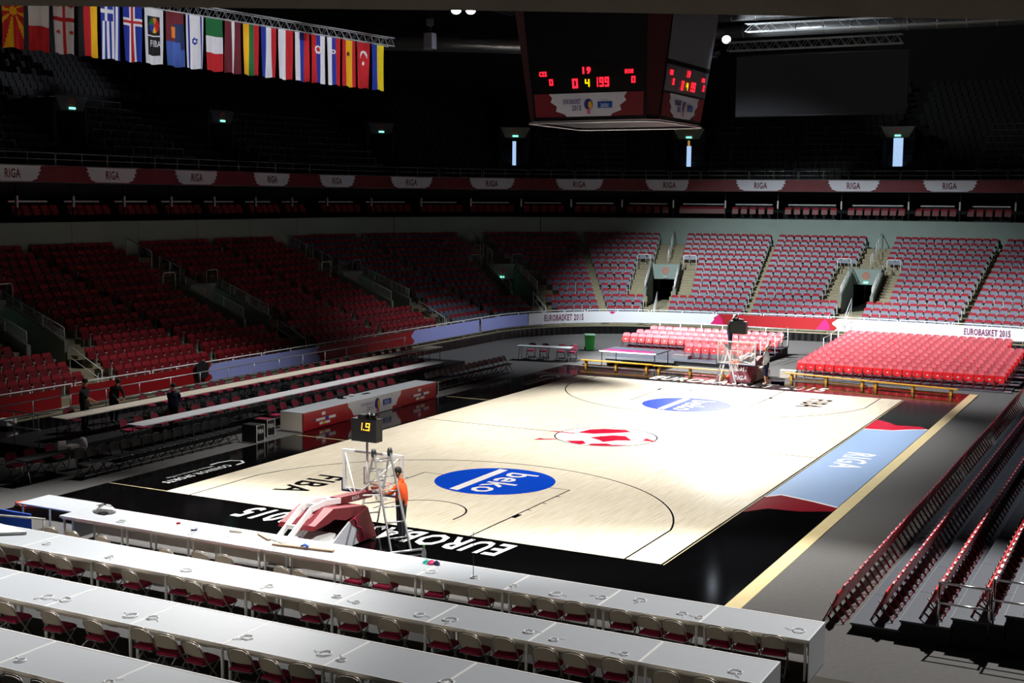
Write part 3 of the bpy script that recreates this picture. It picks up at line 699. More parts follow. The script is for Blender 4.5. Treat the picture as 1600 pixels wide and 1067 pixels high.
# lamp heads of the lights, added ones too, set at the top of this script
FN = ['over the left sideline', 'over the court left of the scoreboard', 'over the right sideline', 'over the near left corner', 'under the roof at the far end', 'high over the left of the far stand', 'over the near half of the court', 'added over the scorer table', 'added over the side stand', 'added for the far left corner', 'added to brighten the roof ducts'] + ['added on the right ribbon for the flags, %s of six' % ordn(k+1) for k in range(6)]
for i, L in enumerate(LAMPS):
    t = thing('floodlight', 'round black floodlight %s' % FN[i], 'floodlight', L[:3]); T = aim_matrix(L[:3], L[3:6])
    r = .34
    MB().lathe([(.06, .5), (.2, .5), (.26, .3), (r, .12), (r+.02, .04), (r-.02, .04), (.24, .3)], 16, T=T).build('housing', 'black_plastic', t)
    MB().lathe([(0.0, .1), (r-.03, .1)], 16, T=T).build('reflector', 'lamp_lens' if i == 0 else 'roof_lens' if i == 4 else 'aluminium', t)
    mb = MB(); mb.tube([T @ Vector((-.42, 0, .25)), T @ Vector((-.42, 0, .6)), T @ Vector((.42, 0, .6)), T @ Vector((.42, 0, .25))], .025, 5)
    e = T @ Vector((0, 0, .6)); mb.tube([e, e+Vector((0, 0, max(.3, 21.4-L[2]) if L[2] > 12 else -.6))], .02, 5); mb.build('yoke', 'steel_dark', t)
t = thing('floodlight', 'bright twin floodlight glowing beside the left lamp truss', 'floodlight', (-13.9, 14.0, 17.4)); T = aim_matrix((-13.9, 14, 17.4), (6, -20, 0))
for k, dx in enumerate((-.35, .35)):
    MB().lathe([(.05, .4), (.2, .36), (.26, .1), (.28, .0), (.24, .0)], 14, (dx, 0, 0), T=T).build('housing', 'black_plastic', t)
    MB().lathe([(0, .04), (.24, .04)], 14, (dx, 0, 0), T=T).build('lens', 'lamp_lens', t)
MB().tube([T @ Vector((-.6, 0, .4)), T @ Vector((.6, 0, .4))], .03, 6).build('bar', 'steel_dark', t)
MB().tube([T @ Vector((0, 0, .4)), (T @ Vector((0, 0, .4)))+Vector((0, 0, 1.2))], .02, 6).build('hanger', 'steel_dark', t)
t = thing('hanging_speaker', 'small pale loudspeaker hanging on a chain under the roof', 'speaker', (-13.6, 10.4, 15.9))
MB().box(-.22, .22, -.2, .2, -.75, -.05).build('cabinet', 'panel_grey', t); MB().tube([(0, 0, -.05), (.05, 0, .5), (0, 0, 1.6)], .015, 5).build('chain', 'steel_dark', t); MB().box(-.14, .14, -.1, .1, .3, .6).build('hoist', 'chrome', t)

# ------------------------------------------------------------------ scoreboard cube
SCX, SCY, HB, FW = .33, -.25, 2.3, 1.98
sc = thing('scoreboard', 'hanging scoreboard cube with red digits and tournament advert', 'scoreboard', (SCX, SCY, 10.9))
def octo(h, w): return [(-w, -h), (w, -h), (h, -w), (h, w), (w, h), (-w, h), (-h, w), (-h, -w)]
mb = MB(); lo_, hi = octo(HB-.02, FW), octo(HB+.62, FW+.25)
mb.add([(x, y, 0) for x, y in lo_]+[(x, y, 4.6) for x, y in hi], [tuple(range(8))[::-1], tuple(range(8, 16))]+[(i, (i+1) % 8, 8+(i+1) % 8, 8+i) for i in range(8)]); mb.build('case', 'black_plastic', sc)
MB().tube([(x, y, -.06) for x, y in octo(HB+.02, FW+.02)], .03, 6, closed=True).build('bottom_ring', 'rail_steel', sc)
for i in range(1, 8, 2):
    mb = MB(); a, b = Vector(lo_[i]), Vector(lo_[(i+1) % 8]); c, d = Vector(hi[(i+1) % 8]), Vector(hi[i]); o = ((a+b)/2).normalized()*.02
    mb.quad((*(a+o), .1), (*(b+o), .1), (*(c+o), 4.6), (*(d+o), 4.6)); mb.build('corner_panel', 'score_red', sc)
for fi in range(4):
    Rz = Matrix.Rotation(fi*pi/2, 4, 'Z')
    def F(x, z, off=.03): return Rz @ Vector((x*(1+.028*z), -(HB-.02+.139*z)-off, z))     # leaning face
    side = fi % 2 == 1
    mb = MB(); mb.quad(F(-1.9, .12), F(1.9, .12), F(1.9, .86), F(-1.9, .86)); ad = mb.build('advert_board', 'ribbon_red', sc)
    L_ = [(-1.35, .86), (-1.25, .72), (-1.32, .6), (-1.1, .45), (-1.15, .3), (-.85, .2), (-.78, .12)]
    mb = MB()
    for (xa, za), (xb, zb) in zip(L_, L_[1:]): mb.quad(F(xb, zb, .04), F(-xb, zb, .04), F(-xa, za, .04), F(xa, za, .04))
    mb.build('white_field', 'ad_white', ad)
    mb = MB(); text(mb, 'EUROBASKET', lambda x, y: F(-.55+x*.62, .52+y*.16, .05), bold=.03); text(mb, '2015', lambda x, y: F(-.4+x*.32, .31+y*.17, .05), bold=.03); mb.build('lettering', 'ad_navy', ad)
    mb = MB(); mb.poly([F(.02+.15*cos(2*pi*k/16), .5+.18*sin(2*pi*k/16), .05) for k in range(16)]); mb.build('emblem', 'ad_navy', ad)
    mb = MB(); mb.poly([F(.08+.07*cos(2*pi*k/10), .48+.13*sin(2*pi*k/10), .055) for k in range(10)]); mb.build('emblem_spot', 'ad_yellow', ad)
    mb = MB(); mb.poly([F(-.04, .2, .052), F(.08, .2, .052), F(.05, .36, .052), F(-.02, .36, .052)]); mb.build('emblem_base', 'ad_pink', ad)
    mb = MB(); mb.quad(F(.34, .38, .05), F(.84, .38, .05), F(.84, .58, .05), F(.34, .58, .05)); bk = mb.build('blue_box', 'ad_blue', ad)
    mb = MB(); text(mb, 'beko', lambda x, y: F(.59+x*.26, .45+y*.09, .06)); mb.quad(F(.45, .41, .06), F(.72, .41, .06), F(.72, .43, .06), F(.45, .43, .06)); mb.build('lettering', 'court_white', bk)
    mb = MB(); text(mb, 'PRESENTED BY', lambda x, y: F(.58+x*.24, .62+y*.03, .05)); mb.build('small_lettering', 'ad_navy', ad)
    mb = MB(); mb.quad(F(-1.9, .92, .03), F(1.9, .92, .03), F(1.9, 1.75, .03), F(-1.9, 1.75, .03)); dp = mb.build('digit_panel', 'panel_grey' if side else 'black_plastic', sc)
    mb = MB(); mb.quad(F(-1.9, 1.9, .03), F(1.9, 1.9, .03), F(1.9, 4.4, .03), F(-1.9, 4.4, .03)); mb.build('video_screen', 'panel_grey' if side else 'black_plastic', sc)
    mb = MB(); box7 = lambda x0, z0, wd, ht: (lambda u, v: F(x0+u*wd, z0+v*ht, .06))
    for ch, x0, z0, wd, ht in (('0', -.5, 1.02, .19, .3), ('1', .28, 1.04, .1, .3), ('9', .43, 1.04, .14, .3), ('9', .61, 1.04, .14, .3), ('0', -1.3, 1.13, .13, .2), ('0', 1.5, 1.13, .13, .2)):
        seg7(mb, ch, box7(x0, z0, wd, ht), t=.2)
    text(mb, '19', lambda x, y: F(.01+x*.28, 1.45+y*.23, .06), bold=.06); text(mb, 'CZE', lambda x, y: F(-1.5+x*.26, 1.42+y*.16, .06), bold=.06); text(mb, 'HOM', lambda x, y: F(1.42+x*.27, 1.42+y*.14, .06), bold=.06)
    mb.build('red_digits', 'digit_red', dp)
    mb = MB(); seg7(mb, '4', box7(-.06, 1.05, .15, .24), t=.16); mb.build('yellow_digit', 'digit_yellow', dp)
for x in (-1.5, 1.5):
    for y in (-1.5, 1.5): MB().tube([(x, y, 4.6), (x, y, 9.6)], .03, 5).build('hanger', 'steel_dark', sc)

# ------------------------------------------------------------------ flags
FC = {'r': '#c4101c', 'b': '#1430a0', 'w': '#f0f0f4', 'k': '#0a0a0a', 'y': '#f0b400', 'g': '#0c6c34', 'm': '#6c1424', 'n': '#142858', 'c': '#f0d800', 's': '#3a5aa8', 'o': '#d87a1c'}
for k, v in FC.items(): mat('flag_'+k, v, 0.8, var=0.06, scale=3)
FK = list(FC)
def bars(seq):      # stripes across u (left to right)
    tot = sum(x for _, x in seq)
    def f(u, v):
        a = 0
        for ch, x in seq:
            a += x/tot
            if u <= a+1e-6: return ch
        return seq[-1][0]
    return f
def hb(seq):
    g = bars(seq); return lambda u, v: g(v, u)
def cross(bg, c1, w1, c2, w2, cu, cv, asp=.45):
    def f(u, v):
        x, y = abs(u-cu), abs(v-cv)/asp
        if min(x, y) < w1: return c1
        if min(x, y) < w2: return c2
        return bg
    return f
def f_sun(u, v):
    x, y = u-.5, (v-.4)*2.2; r = sqrt(x*x+y*y)
    if r < .16: return 'y'
    if r < .2: return 'r'
    a = math.atan2(y, x); return 'y' if (a*8/(2*pi)) % 1 < .38 else 'r'
def f_geo(u, v):
    if abs(u-.53) < .08 or abs(v-.42)*2.2 < .08: return 'r'
    for cu in (.2, .84):
        for cv in (.18, .64):
            x, y = abs(u-cu), abs(v-cv)*2.2
            if (x < .035 and y < .1) or (y < .035 and x < .1): return 'r'
    return 'w'
def f_gre(u, v):
    if u < .62 and v < .34:
        return 'w' if abs(u-.31) < .07 or abs(v-.17)*2.2 < .07 else 'b'
    return 'w' if int(u*9) % 2 else 'b'
def f_fiba(u, v):
    if .15 < u < .82 and .14 < v < .47:
        r = sqrt(((u-.5)/.3)**2+((v-.3)/.14)**2)
        if r < 1: return 'goryb'[int((math.atan2(v-.3, u-.5)+pi)/(2*pi)*4.999)]
        return 'k'
    if .15 < u < .82 and .5 < v < .85:
        return 'k'
    return 'w'
def f_dark(u, v):
    if v > .55: return 's' if v > .68 or u < .8 else 'n'
    if v < .2: return 'm'
    if .25 < u < .5 and .27 < v < .48: return 'o'
    return 'n' if u > .4 else 'm'
def f_isr(u, v):
    if .08 < u < .2 or .8 < u < .92: return 'b'
    x, y = (u-.52)/.17, (v-.48)/.075
    for sg in (1, -1):
        yy = y*sg
        if abs(yy-.5) < .13 and abs(x) < .87: return 'b'
        if -1 < yy < .6 and abs(abs(x)-(yy+1)*.577) < .15: return 'b'
    return 'w'
def em(base, cu, cv, ru, rv, ch, ch2=None):
    def f(u, v):
        r = ((u-cu)/ru)**2+((v-cv)/rv)**2
        if r < .3 and ch2: return ch2
        return ch if r < 1 else base(u, v)
    return f
def f_tur(u, v):
    a = ((u-.5)/.27)**2+((v-.3)/.13)**2; b_ = ((u-.5)/.22)**2+((v-.335)/.105)**2
    if a < 1 and b_ > 1 and v < .37: return 'w'
    if abs(u-.5)/.1+abs(v-.455)/.05 < 1: return 'w'
    return 'r'
FLAGS = [('flag with a yellow sun on red', f_sun), ('dark blue, white and red flag at the left', hb([('b', 2), ('w', 4), ('r', 4)])), ('white flag with red cross and four small crosses', f_geo), ('black, red and yellow flag', bars([('k', 1), ('r', 1.1), ('y', 1.1)])),
    ('blue flag with white stripes and cross', f_gre), ('blue flag with red cross edged white', cross('b', 'r', .06, 'w', .14, .48, .3)), ('white flag with two black emblem squares', f_fiba), ('dark red and blue event flag with dim print', f_dark), ('white flag with blue star and blue stripes', f_isr), ('green, white and red flag', hb([('g', 1), ('w', 1), ('r', 1)])),
    ('maroon flag with one white stripe', bars([('m', 2), ('w', 1), ('m', 2)])), ('yellow, green and red flag', bars([('y', 1.2), ('g', 1), ('r', 1)])), ('blue, white and red striped flag beside the white and red one', bars([('b', 1), ('w', 1.1), ('r', 1)])), ('white and red flag in two stripes', bars([('w', 1), ('r', 1)])), ('white, blue and red striped flag without emblem', bars([('w', 1), ('b', .9), ('r', 1.1)])),
    ('red, blue and white flag with a crest', em(bars([('r', 1), ('b', .9), ('w', 1)]), .48, .3, .22, .085, 'w', 'r')), ('white, blue and red flag with a small shield', em(bars([('w', 1), ('b', .9), ('r', 1)]), .48, .3, .15, .05, 'w', 'b')), ('red and yellow flag with a small crest', em(bars([('r', 1), ('y', 2), ('r', 1)]), .42, .3, .12, .05, 'm')), ('red flag with white crescent and star', f_tur), ('blue and yellow flag, last of the row', bars([('b', 1), ('c', 1.1)]))]
fa, fb = Vector((-21.21, -.4)), Vector((-19.61, 15.52)); fd = (fb-fa).normalized(); fn = Vector((fd.y, -fd.x))
rnd = random.Random(4)
for i, (lb, fun) in enumerate(FLAGS):
    t0 = -5.82+i*1.13; wd, ht = .98, 2.28; nu, nv = 22, 44; ph = rnd.random()*6; mb = MB(); ms = []
    lean = rnd.uniform(-.02, .05); am = rnd.uniform(.025, .05)
    for j in range(nv+1):
        for k in range(nu+1):
            u, v = k/nu, j/nv
            off = am*(.25+v)*sin(u*9+ph+v*2.2)+.02*sin(u*19+ph*2)*v; x = t0-wd/2+u*wd*(1-.05*v)+lean*v
            p = fa+fd*x+fn*off; mb.v.append((p.x, p.y, 16.12-v*ht*(1+.012*sin(u*7+ph))))
    for j in range(nv):
        for k in range(nu):
            o = j*(nu+1)+k; mb.f.append([o, o+1, o+nu+2, o+nu+1]); mb.sm.append(True); mb.m.append(FK.index(fun((k+.5)/nu, (j+.5)/nv)))
    t = thing('hanging_flag', lb, 'flag', group='flags hanging from the truss')
    mb.build('cloth', ['flag_'+k for k in FK], t)
    q = [fa+fd*(t0-wd/2-.03), fa+fd*(t0+wd/2+.03)]; MB().tube([(q[0].x, q[0].y, 16.13), (q[1].x, q[1].y, 16.13)], .018, 5).build('flag_bar', 'rail_steel', t)
    if i == 6:
        mb = MB(); c = fa+fd*(t0-.02)+fn*.09
        text(mb, 'FIBA', lambda x, y: Vector((c.x+fd.x*x*.55, c.y+fd.y*x*.55, 14.55+y*.26)), bold=.01); mb.build('lettering', 'flag_w', t)
# ------------------------------------------------------------------ chair kinds (facing local +Y)
def fold_chair(padded, back_m, seat_m, frame_m):
    up = MB()
    up.tube([(-.23, .22, 0), (-.225, -.13, .5), (-.215, -.22, .70), (-.17, -.25, .79), (-.08, -.262, .82), (.08, -.262, .82), (.17, -.25, .79), (.215, -.22, .70), (.225, -.13, .5), (.23, .22, 0)], .0135, 6)
    rl = MB().tube([(-.2, .17, .43), (-.205, -.26, 0), (-.205, -.26, .0)], .012, 5); rr = MB().tube([(.2, .17, .43), (.205, -.26, 0), (.205, -.26, .0)], .012, 5)
    cb = MB().box(-.2, .2, -.215, -.195, .06, .11); cb2 = MB().box(-.215, .215, .165, .18, .08, .115)
    n = 8; bk = MB(); F_, B_ = [], []
    for k in range(n+1):
        u = -1+2*k/n; x = .205*u; yb = -.165-.03*(1-u*u); topz = .80-.085*abs(u)**3
        F_.append([(x, yb, .56), (x, yb-.06, topz)]); B_.append([(x, yb-.014, .56), (x, yb-.074, topz)])
    for k in range(n):
        bk.quad(F_[k][0], F_[k+1][0], F_[k+1][1], F_[k][1]); bk.quad(B_[k+1][0], B_[k][0], B_[k][1], B_[k+1][1]); bk.quad(F_[k][1], F_[k+1][1], B_[k+1][1], B_[k][1]); bk.quad(B_[k][0], B_[k+1][0], F_[k+1][0], F_[k][0])
    h = .045 if padded else .018
    st = MB(); pts = [(-.205, -.19), (.205, -.19), (.21, .12), (.19, .2), (.12, .225), (-.12, .225), (-.19, .2), (-.21, .12)]
    st.prism([(x, y, .43) for x, y in pts], (0, 0, h*.7)); st.prism([(x*.92, y*.92, .43+h*.7) for x, y in pts], (0, 0, h*.3))
    rim = MB().prism([(x*1.03, y*1.03, .412) for x, y in pts], (0, 0, .018))
    return [('frame', up.mesh('frame', frame_m)), ('leg', rl.mesh('leg', frame_m)), ('leg', rr.mesh('leg', frame_m)), ('crossbar', cb.mesh('crossbar', 'chrome')), ('crossbar', cb2.mesh('crossbar', 'chrome')), ('backrest', bk.mesh('backrest', back_m)), ('seat', st.mesh('seat', seat_m), [('seat_rim', rim.mesh('seat_rim', 'chrome'))])]
CH_PRESS = fold_chair(True, 'chair_beige', 'cushion_burgundy', 'chair_metal')
CH_BURG = fold_chair(True, 'back_burgundy', 'cushion_burgundy', 'steel_dark')
CH_BLACK = fold_chair(False, 'chair_black', 'chair_black', 'chair_black')
def red_chair():
    fr = MB()
    for sx in (-1, 1):
        fr.tube([(sx*.2, .2, 0), (sx*.2, -.02, .45), (sx*.2, -.13, .62)], .016, 5); fr.tube([(sx*.185, .06, .42), (sx*.185, -.22, 0)], .014, 5)
    fr.tube([(-.2, .17, .07), (.2, .17, .07)], .011, 5); fr.tube([(-.185, -.2, .03), (.185, -.2, .03)], .011, 5)
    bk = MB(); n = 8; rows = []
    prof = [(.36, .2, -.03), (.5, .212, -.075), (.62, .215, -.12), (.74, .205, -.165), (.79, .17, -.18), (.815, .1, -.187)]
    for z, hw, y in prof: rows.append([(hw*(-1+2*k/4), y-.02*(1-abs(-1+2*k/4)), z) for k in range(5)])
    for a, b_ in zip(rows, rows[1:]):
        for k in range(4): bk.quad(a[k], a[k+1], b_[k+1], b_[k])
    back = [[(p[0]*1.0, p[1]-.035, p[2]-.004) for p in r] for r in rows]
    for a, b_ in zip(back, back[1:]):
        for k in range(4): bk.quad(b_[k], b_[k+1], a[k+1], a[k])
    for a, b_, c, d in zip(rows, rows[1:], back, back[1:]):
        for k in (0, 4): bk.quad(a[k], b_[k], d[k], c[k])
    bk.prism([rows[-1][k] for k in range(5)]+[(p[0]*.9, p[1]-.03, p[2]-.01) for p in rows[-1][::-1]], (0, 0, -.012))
    st = MB(); N = 20; P = lambda x, z, y: (x, y-.025-(z-.5)*.34, z)
    def outer(a):
        x, z = cos(a), sin(a); m_ = max(abs(x)/.2, abs(z)/.155); k = 1/m_; return x*k*.985, .475+z*k
    for k in range(N):
        a, b_ = 2*pi*k/N+.01, 2*pi*(k+1)/N+.01; (x0, z0), (x1, z1) = outer(a), outer(b_)
        i0, i1 = (.055*cos(a), .47+.03*sin(a)), (.055*cos(b_), .47+.03*sin(b_))
        st.quad(P(i0[0], i0[1], 0), P(x0, z0, 0), P(x1, z1, 0), P(i1[0], i1[1], 0)); st.quad(P(x0, z0, 0), P(x0, z0, -.03), P(x1, z1, -.03), P(x1, z1, 0)); st.quad(P(i1[0], i1[1], -.03), P(x1, z1, -.03), P(x0, z0, -.03), P(i0[0], i0[1], -.03))
    pt = MB().poly([P(.055*cos(2*pi*k/12), .47+.03*sin(2*pi*k/12), -.012) for k in range(12)])  # white plate stands in for light seen through the seat hole
    return fr, bk, st, pt
rf, rb, rs_, rp = red_chair()
CH_RED = [('frame', rf.mesh('frame', 'chair_red_frame')), ('backrest', rb.mesh('backrest', 'chair_red_back_lit')), ('seat_panel', rs_.mesh('seat_panel', 'chair_red'), [('hole_light_plate', rp.mesh('hole_light_plate', 'hole_light_white'))])]

# ------------------------------------------------------------------ red chair blocks and side stand
reds = []
for r in range(11):                                   # far right block
    n = 21 if r < 8 else 19
    for k in range(n): reds.append((1.62+.445*(k+.5), 18.9+1.0*r, .04+.05*r, pi, 'red folding chair, %s row, %s from left, right end block' % (ordn(r+1), ordn(k+1)), 'red chairs of the right end block'))
for r, (x0, n, y, z) in enumerate(((-4.95, 8, 21.4, .2), (-9.7, 18, 24.4, .2), (-9.35, 18, 25.5, .3), (-9.0, 17, 26.7, .42))):
    for k in range(n): reds.append((x0+.455*(k+.5), y, z, pi, 'red folding chair, %s row, %s from left, block behind the far basket' % (ordn(r+1), ordn(k+1)), 'red chairs behind the far basket'))
SROW = [(11.98, 0.0), (12.93, .2), (13.86, .4), (14.8, .6), (15.74, .8), (16.7, 1.0)]
for r, (x, z) in enumerate(SROW):
    y = -15.95-.06*r; k = 0
    while y < 14.6:
        jx = .0
        if not ((r < 2 and -.6 < y < -.2) or (r == 0 and 5.6 < y < 6.2)):
            reds.append((x+jx, y, z, pi/2, 'red folding chair, %s row of the side stand, %s from the near end' % (ordn(r+1), ordn(k+1)), 'red chairs of the side stand')); k += 1
        y += .452
vis = []
for q in reds:
    pr = proj((q[0], q[1], q[2]+.5))
    if pr and pr[0] < 1640: vis.append((pr[2], q))
vis.sort(key=lambda a: a[0]); rest = MB(); c_ = 0; rnd = random.Random(7)
for zz, q in vis:
    rz = q[3]+rnd.uniform(-.03, .03)
    if c_ < 300:
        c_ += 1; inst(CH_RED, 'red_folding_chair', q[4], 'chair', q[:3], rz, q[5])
    else:
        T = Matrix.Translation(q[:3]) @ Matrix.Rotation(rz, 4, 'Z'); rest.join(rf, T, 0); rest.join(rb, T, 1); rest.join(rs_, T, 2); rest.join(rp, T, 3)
tag(rest.build('red_chair_rows', ['chair_red_frame', 'chair_red_back_lit', 'chair_red', 'hole_light_white']), 'further rows of red folding chairs at the back of the end blocks', 'chairs', kind='stuff')
# side stand platforms: one long step for each row
for r, (x, z) in enumerate(SROW):
    if z == 0: continue
    t = thing('stage_step', 'long grey platform under the %s row of side stand chairs' % ordn(r+1), 'platform', group='platforms of the side stand')
    n = 15
    for k in range(n): MB().box(x-.52, x+.42, -16.55+k*2.08, -16.55+(k+1)*2.08-.012, z-.04, z).build('deck_panel', 'stage_top', t)
    MB().box(x-.5, x+.42, -16.5, 14.7, .0, z-.04).build('base', 'stage_black', t)
    MB().box(x-.525, x-.52, -16.55, 14.65, z-.03, z).build('edge_strip', 'rail_steel', t)
for k, (x0, x1, z) in enumerate(((14.05, 14.98, .4), (15.02, 15.95, .6), (16.0, 16.9, .8))):
    t = thing('stage_rail', 'two-bar steel rail at the near end of the side stand, %s from left' % ordn(k+1), 'railing', group='end rails of the side stand')
    for h in (.84, .45): MB().tube([(x0-.02, -16.56, z+h), (x1, -16.56, z+h)], .022, 6).build('bar', 'chrome', t)
    for x in (x0, x1-.03): MB().tube([(x, -16.56, z), (x, -16.56, z+.86)], .022, 6).build('post', 'chrome', t)
# far right block: low risers, ramp ends, black edge rail
for k in range(5):
    y0 = 20.35+2.0*k; z = .04+.05*(1+2*k)
    t = thing('riser', 'low grey riser under the right end block, %s from the front' % ordn(k+1), 'platform', group='risers of the right end block')
    MB().box(1.5, 11.35, y0, y0+1.97, 0, z-.02).build('base', 'stage_black', t); MB().box(1.48, 11.4, y0, y0+1.98, z-.02, z).build('deck', 'stage_top', t); MB().box(11.0, 11.4, y0, y0+.4, z, z+.02).build('end_cap', 'rail_steel', t)
t = thing('riser', 'lowest grey riser at the front of the right end block', 'platform', group='risers of the right end block'); MB().box(1.5, 11.25, 18.35, 20.3, 0, .03).build('deck', 'stage_top', t); MB().box(11.0, 11.3, 18.4, 18.7, .03, .06).build('end_cap', 'rail_steel', t)
t = thing('stage_rail', 'white stepped rail on the left edge of the right end block', 'railing')
mb = MB()
for k in range(4):
    y = 25.2+1.6*k; mb.tube([(1.3, y, .3+.1*k), (1.3, y, 1.25+.1*k), (1.3, y+1.4, 1.3+.1*k), (1.3, y+1.4, .3+.1*k)], .022, 5)
mb.build('tube', 'rail_white', t); MB().box(1.2, 1.4, 25.0, 31.6, 0, .3).build('kerb', 'stage_black', t)
# platform behind the far basket
t = thing('end_stage', 'black stepped platform carrying the chairs behind the far basket', 'platform')
for i, (x0, x1, y0, y1, z) in enumerate(((-8.8, -1.2, 20.1, 23.4, .2), (-9.9, -1.2, 23.4, 24.9, .2), (-9.6, -1.2, 24.9, 26.0, .3), (-9.3, -1.2, 26.0, 27.4, .42))):
    MB().box(x0, x1, y0, y1, 0, z-.03).build('base', 'stage_black', t); MB().box(x0-.02, x1+.02, y0-.02, y1, z-.03, z).build('deck', 'stage_top', t)
MB().box(-8.8, -5.0, 20.05, 20.09, .08, .2).build('front_strip', 'rail_steel', t); MB().box(-5.5, -4.6, 21.0, 21.6, .2, .38).build('step_box', 'aluminium', t)
t = thing('stage_rail', 'white rail closing the right side of the chairs behind the basket', 'railing')
mb = MB(); mb.tube([(-1.15, 22.2, .2), (-1.15, 22.2, 1.2), (-1.15, 27.3, 1.5), (-1.15, 27.3, .4)], .024, 6)
for y in (23.5, 24.8, 26.0): mb.tube([(-1.15, y, .2), (-1.15, y, 1.2+(y-22.2)*.059)], .02, 5)
mb.tube([(-1.15, 22.2, .75), (-1.15, 27.3, 1.05)], .018, 5); mb.build('tube', 'rail_white', t)
t = thing('stage_rail', 'white rail behind the chairs at the far basket', 'railing')
mb = MB(); mb.tube([(-8.8, 27.6, 1.38), (-1.2, 27.6, 1.38)], .024, 6)
for k in range(7): mb.tube([(-8.7+k*1.24, 27.6, 0.0), (-8.7+k*1.24, 27.6, 1.38)], .02, 5)
mb.build('tube', 'rail_white', t)

# ------------------------------------------------------------------ press desks at the near end
rn = ['front', 'second', 'third', 'nearest']
DROWS = [(-18.5, -19.62, 0, 0, 9), (-21.4, -22.5, 1, 0, 9), (-24.25, -25.52, 2, 0, 8), (-27.1, -28.3, 3, 3, 6)]
top_m = {}
for yf, yn, r, k0, n in DROWS:
    z0 = .2*r; dp = yf-yn
    tp = MB().box(-.995, .995, 0, dp, .75, .78).mesh('desk_top', 'desk_white'); tp2 = MB().box(-.995, .995, -.012, 0, .735, .785).mesh('edge_strip', 'desk_edge')
    eg = MB().box(-.997, .997, dp-.035, dp, .779, .784).box(.975, .997, 0, dp-.035, .779, .784).box(-.997, -.985, 0, dp-.035, .779, .784).mesh('edging', 'desk_edge')
    pn = MB().box(-.98, .98, dp-.06, dp-.03, .12, .75).mesh('front_panel', 'desk_panel'); ap = MB().box(-.97, .97, .03, .05, .69, .75).mesh('apron', 'desk_panel')
    lg = [MB().tube([(x, y, 0), (x, y, .75)], .028, 8).mesh('leg', 'rail_white') for x in (-.92, .92) for y in (.07, dp-.12)]
    gm = MB().tube([(.88+.06*cos(2*pi*k/12), .12+.06*sin(2*pi*k/12), .781) for k in range(12)], .006, 4, closed=True).mesh('cable_hole', 'steel_dark')
    ep = MB().box(.985, 1.0, .0, dp, .02, .785).mesh('end_panel', 'desk_white')
    for k in range(k0, n+k0):
        x = 12.4-2*k-1.0
        lb = 'white press desk, %s row, %s from the right end' % (rn[r], ordn(k+1))
        t = inst([('desk_top', tp), ('edge_strip', tp2), ('edging', eg), ('front_panel', pn), ('apron', ap), ('leg', lg[0]), ('leg', lg[1]), ('leg', lg[2]), ('leg', lg[3])]+([('end_panel', ep)] if k == 0 else []), 'press_desk', lb, 'desk', (x, yn, z0), 0, 'press desks at the near end')
    if r:
        tag(MB().box(-8.0 if r < 2 else -5.5, 12.75 if r < 2 else 12.6, yn-1.4, yn+1.35, 0, z0-.001).build('riser_platform', 'stage_black'), 'black riser platform under the %s row of press desks' % rn[r], 'platform')
CHX = [[-4.94, -4.2, -3.45, -1.33, -.53, .07, 1.72, 2.3, 2.93, 3.64, 4.84, 5.86, 6.82, 7.4, 7.92, 8.88, 9.5, 9.94, 10.77, 11.21, 11.75],
       [-4.1, -3.25, -2.79, -2.2, -1.19, -.36, .69, 1.29, 1.8, 2.78, 3.95, 4.83, 5.71, 6.75, 7.37, 7.95, 8.77, 9.35, 9.99, 10.9, 11.6],
       [-1.6, -1.0, -.36, .68, 1.71, 2.63, 3.28, 3.95, 4.79, 5.51, 6.02, 6.96, 8.1, 8.7], [1.9, 2.4, 2.96, 3.53, 4.4, 5.1]]
rnd = random.Random(11)
for r, xs in enumerate(CHX):
    yn = DROWS[r][1]; px = None; xs2 = []
    for x in xs:
        if px is not None and x-px < .5: x = px+.5
        q = (12.4-x) % 2
        if q < .32: x -= .32-q
        elif q > 1.68: x += q-1.68
        if px is not None and x-px < .48: x = px+.48
        px = x; xs2.append(x)
    for k, x in enumerate(xs2):
        out = rnd.uniform(-.06, .08)
        if r == 0 and x < 2.5: out = -.75+rnd.uniform(-.15, .1)
        inst(CH_PRESS, 'press_chair', 'metal folding chair with burgundy cushion, %s desk row, %s from left' % (rn[r], ordn(k+1)), 'chair', (x, yn+.05+out, .2*r), rnd.uniform(-.14, .14), 'chairs at the press desks')
# cable coils left on the desks
COIL = [(8.27, -19.16, 0), (8.98, -18.95, 0), (9.96, -19.32, 0), (10.31, -19.37, 0), (12.1, -19.21, 0), (6.46, -19.33, 0), (7.41, -19.4, 0), (5.5, -19.2, 0), (4.55, -19.3, 0), (-1.7, -19.4, 0), (-3.9, -19.35, 0), (.6, -19.45, 0),
        (11.9, -22.2, 1), (10.05, -22.3, 1), (8.75, -22.25, 1), (8.2, -22.1, 1), (6.7, -22.2, 1), (6.1, -22.25, 1), (4.7, -22.2, 1), (4.2, -22.1, 1), (2.7, -22.2, 1), (.6, -22.15, 1), (-1.4, -22.2, 1), (-3.3, -22.1, 1),
        (.45, -25.1, 2), (.05, -25.15, 2), (2.5, -25.1, 2), (2.1, -25.2, 2), (4.55, -25.1, 2), (6.5, -25.2, 2), (6.1, -25.1, 2), (8.4, -25.2, 2), (2.6, -28.0, 3), (4.4, -28.0, 3)]
ck = [0, 0, 0, 0]
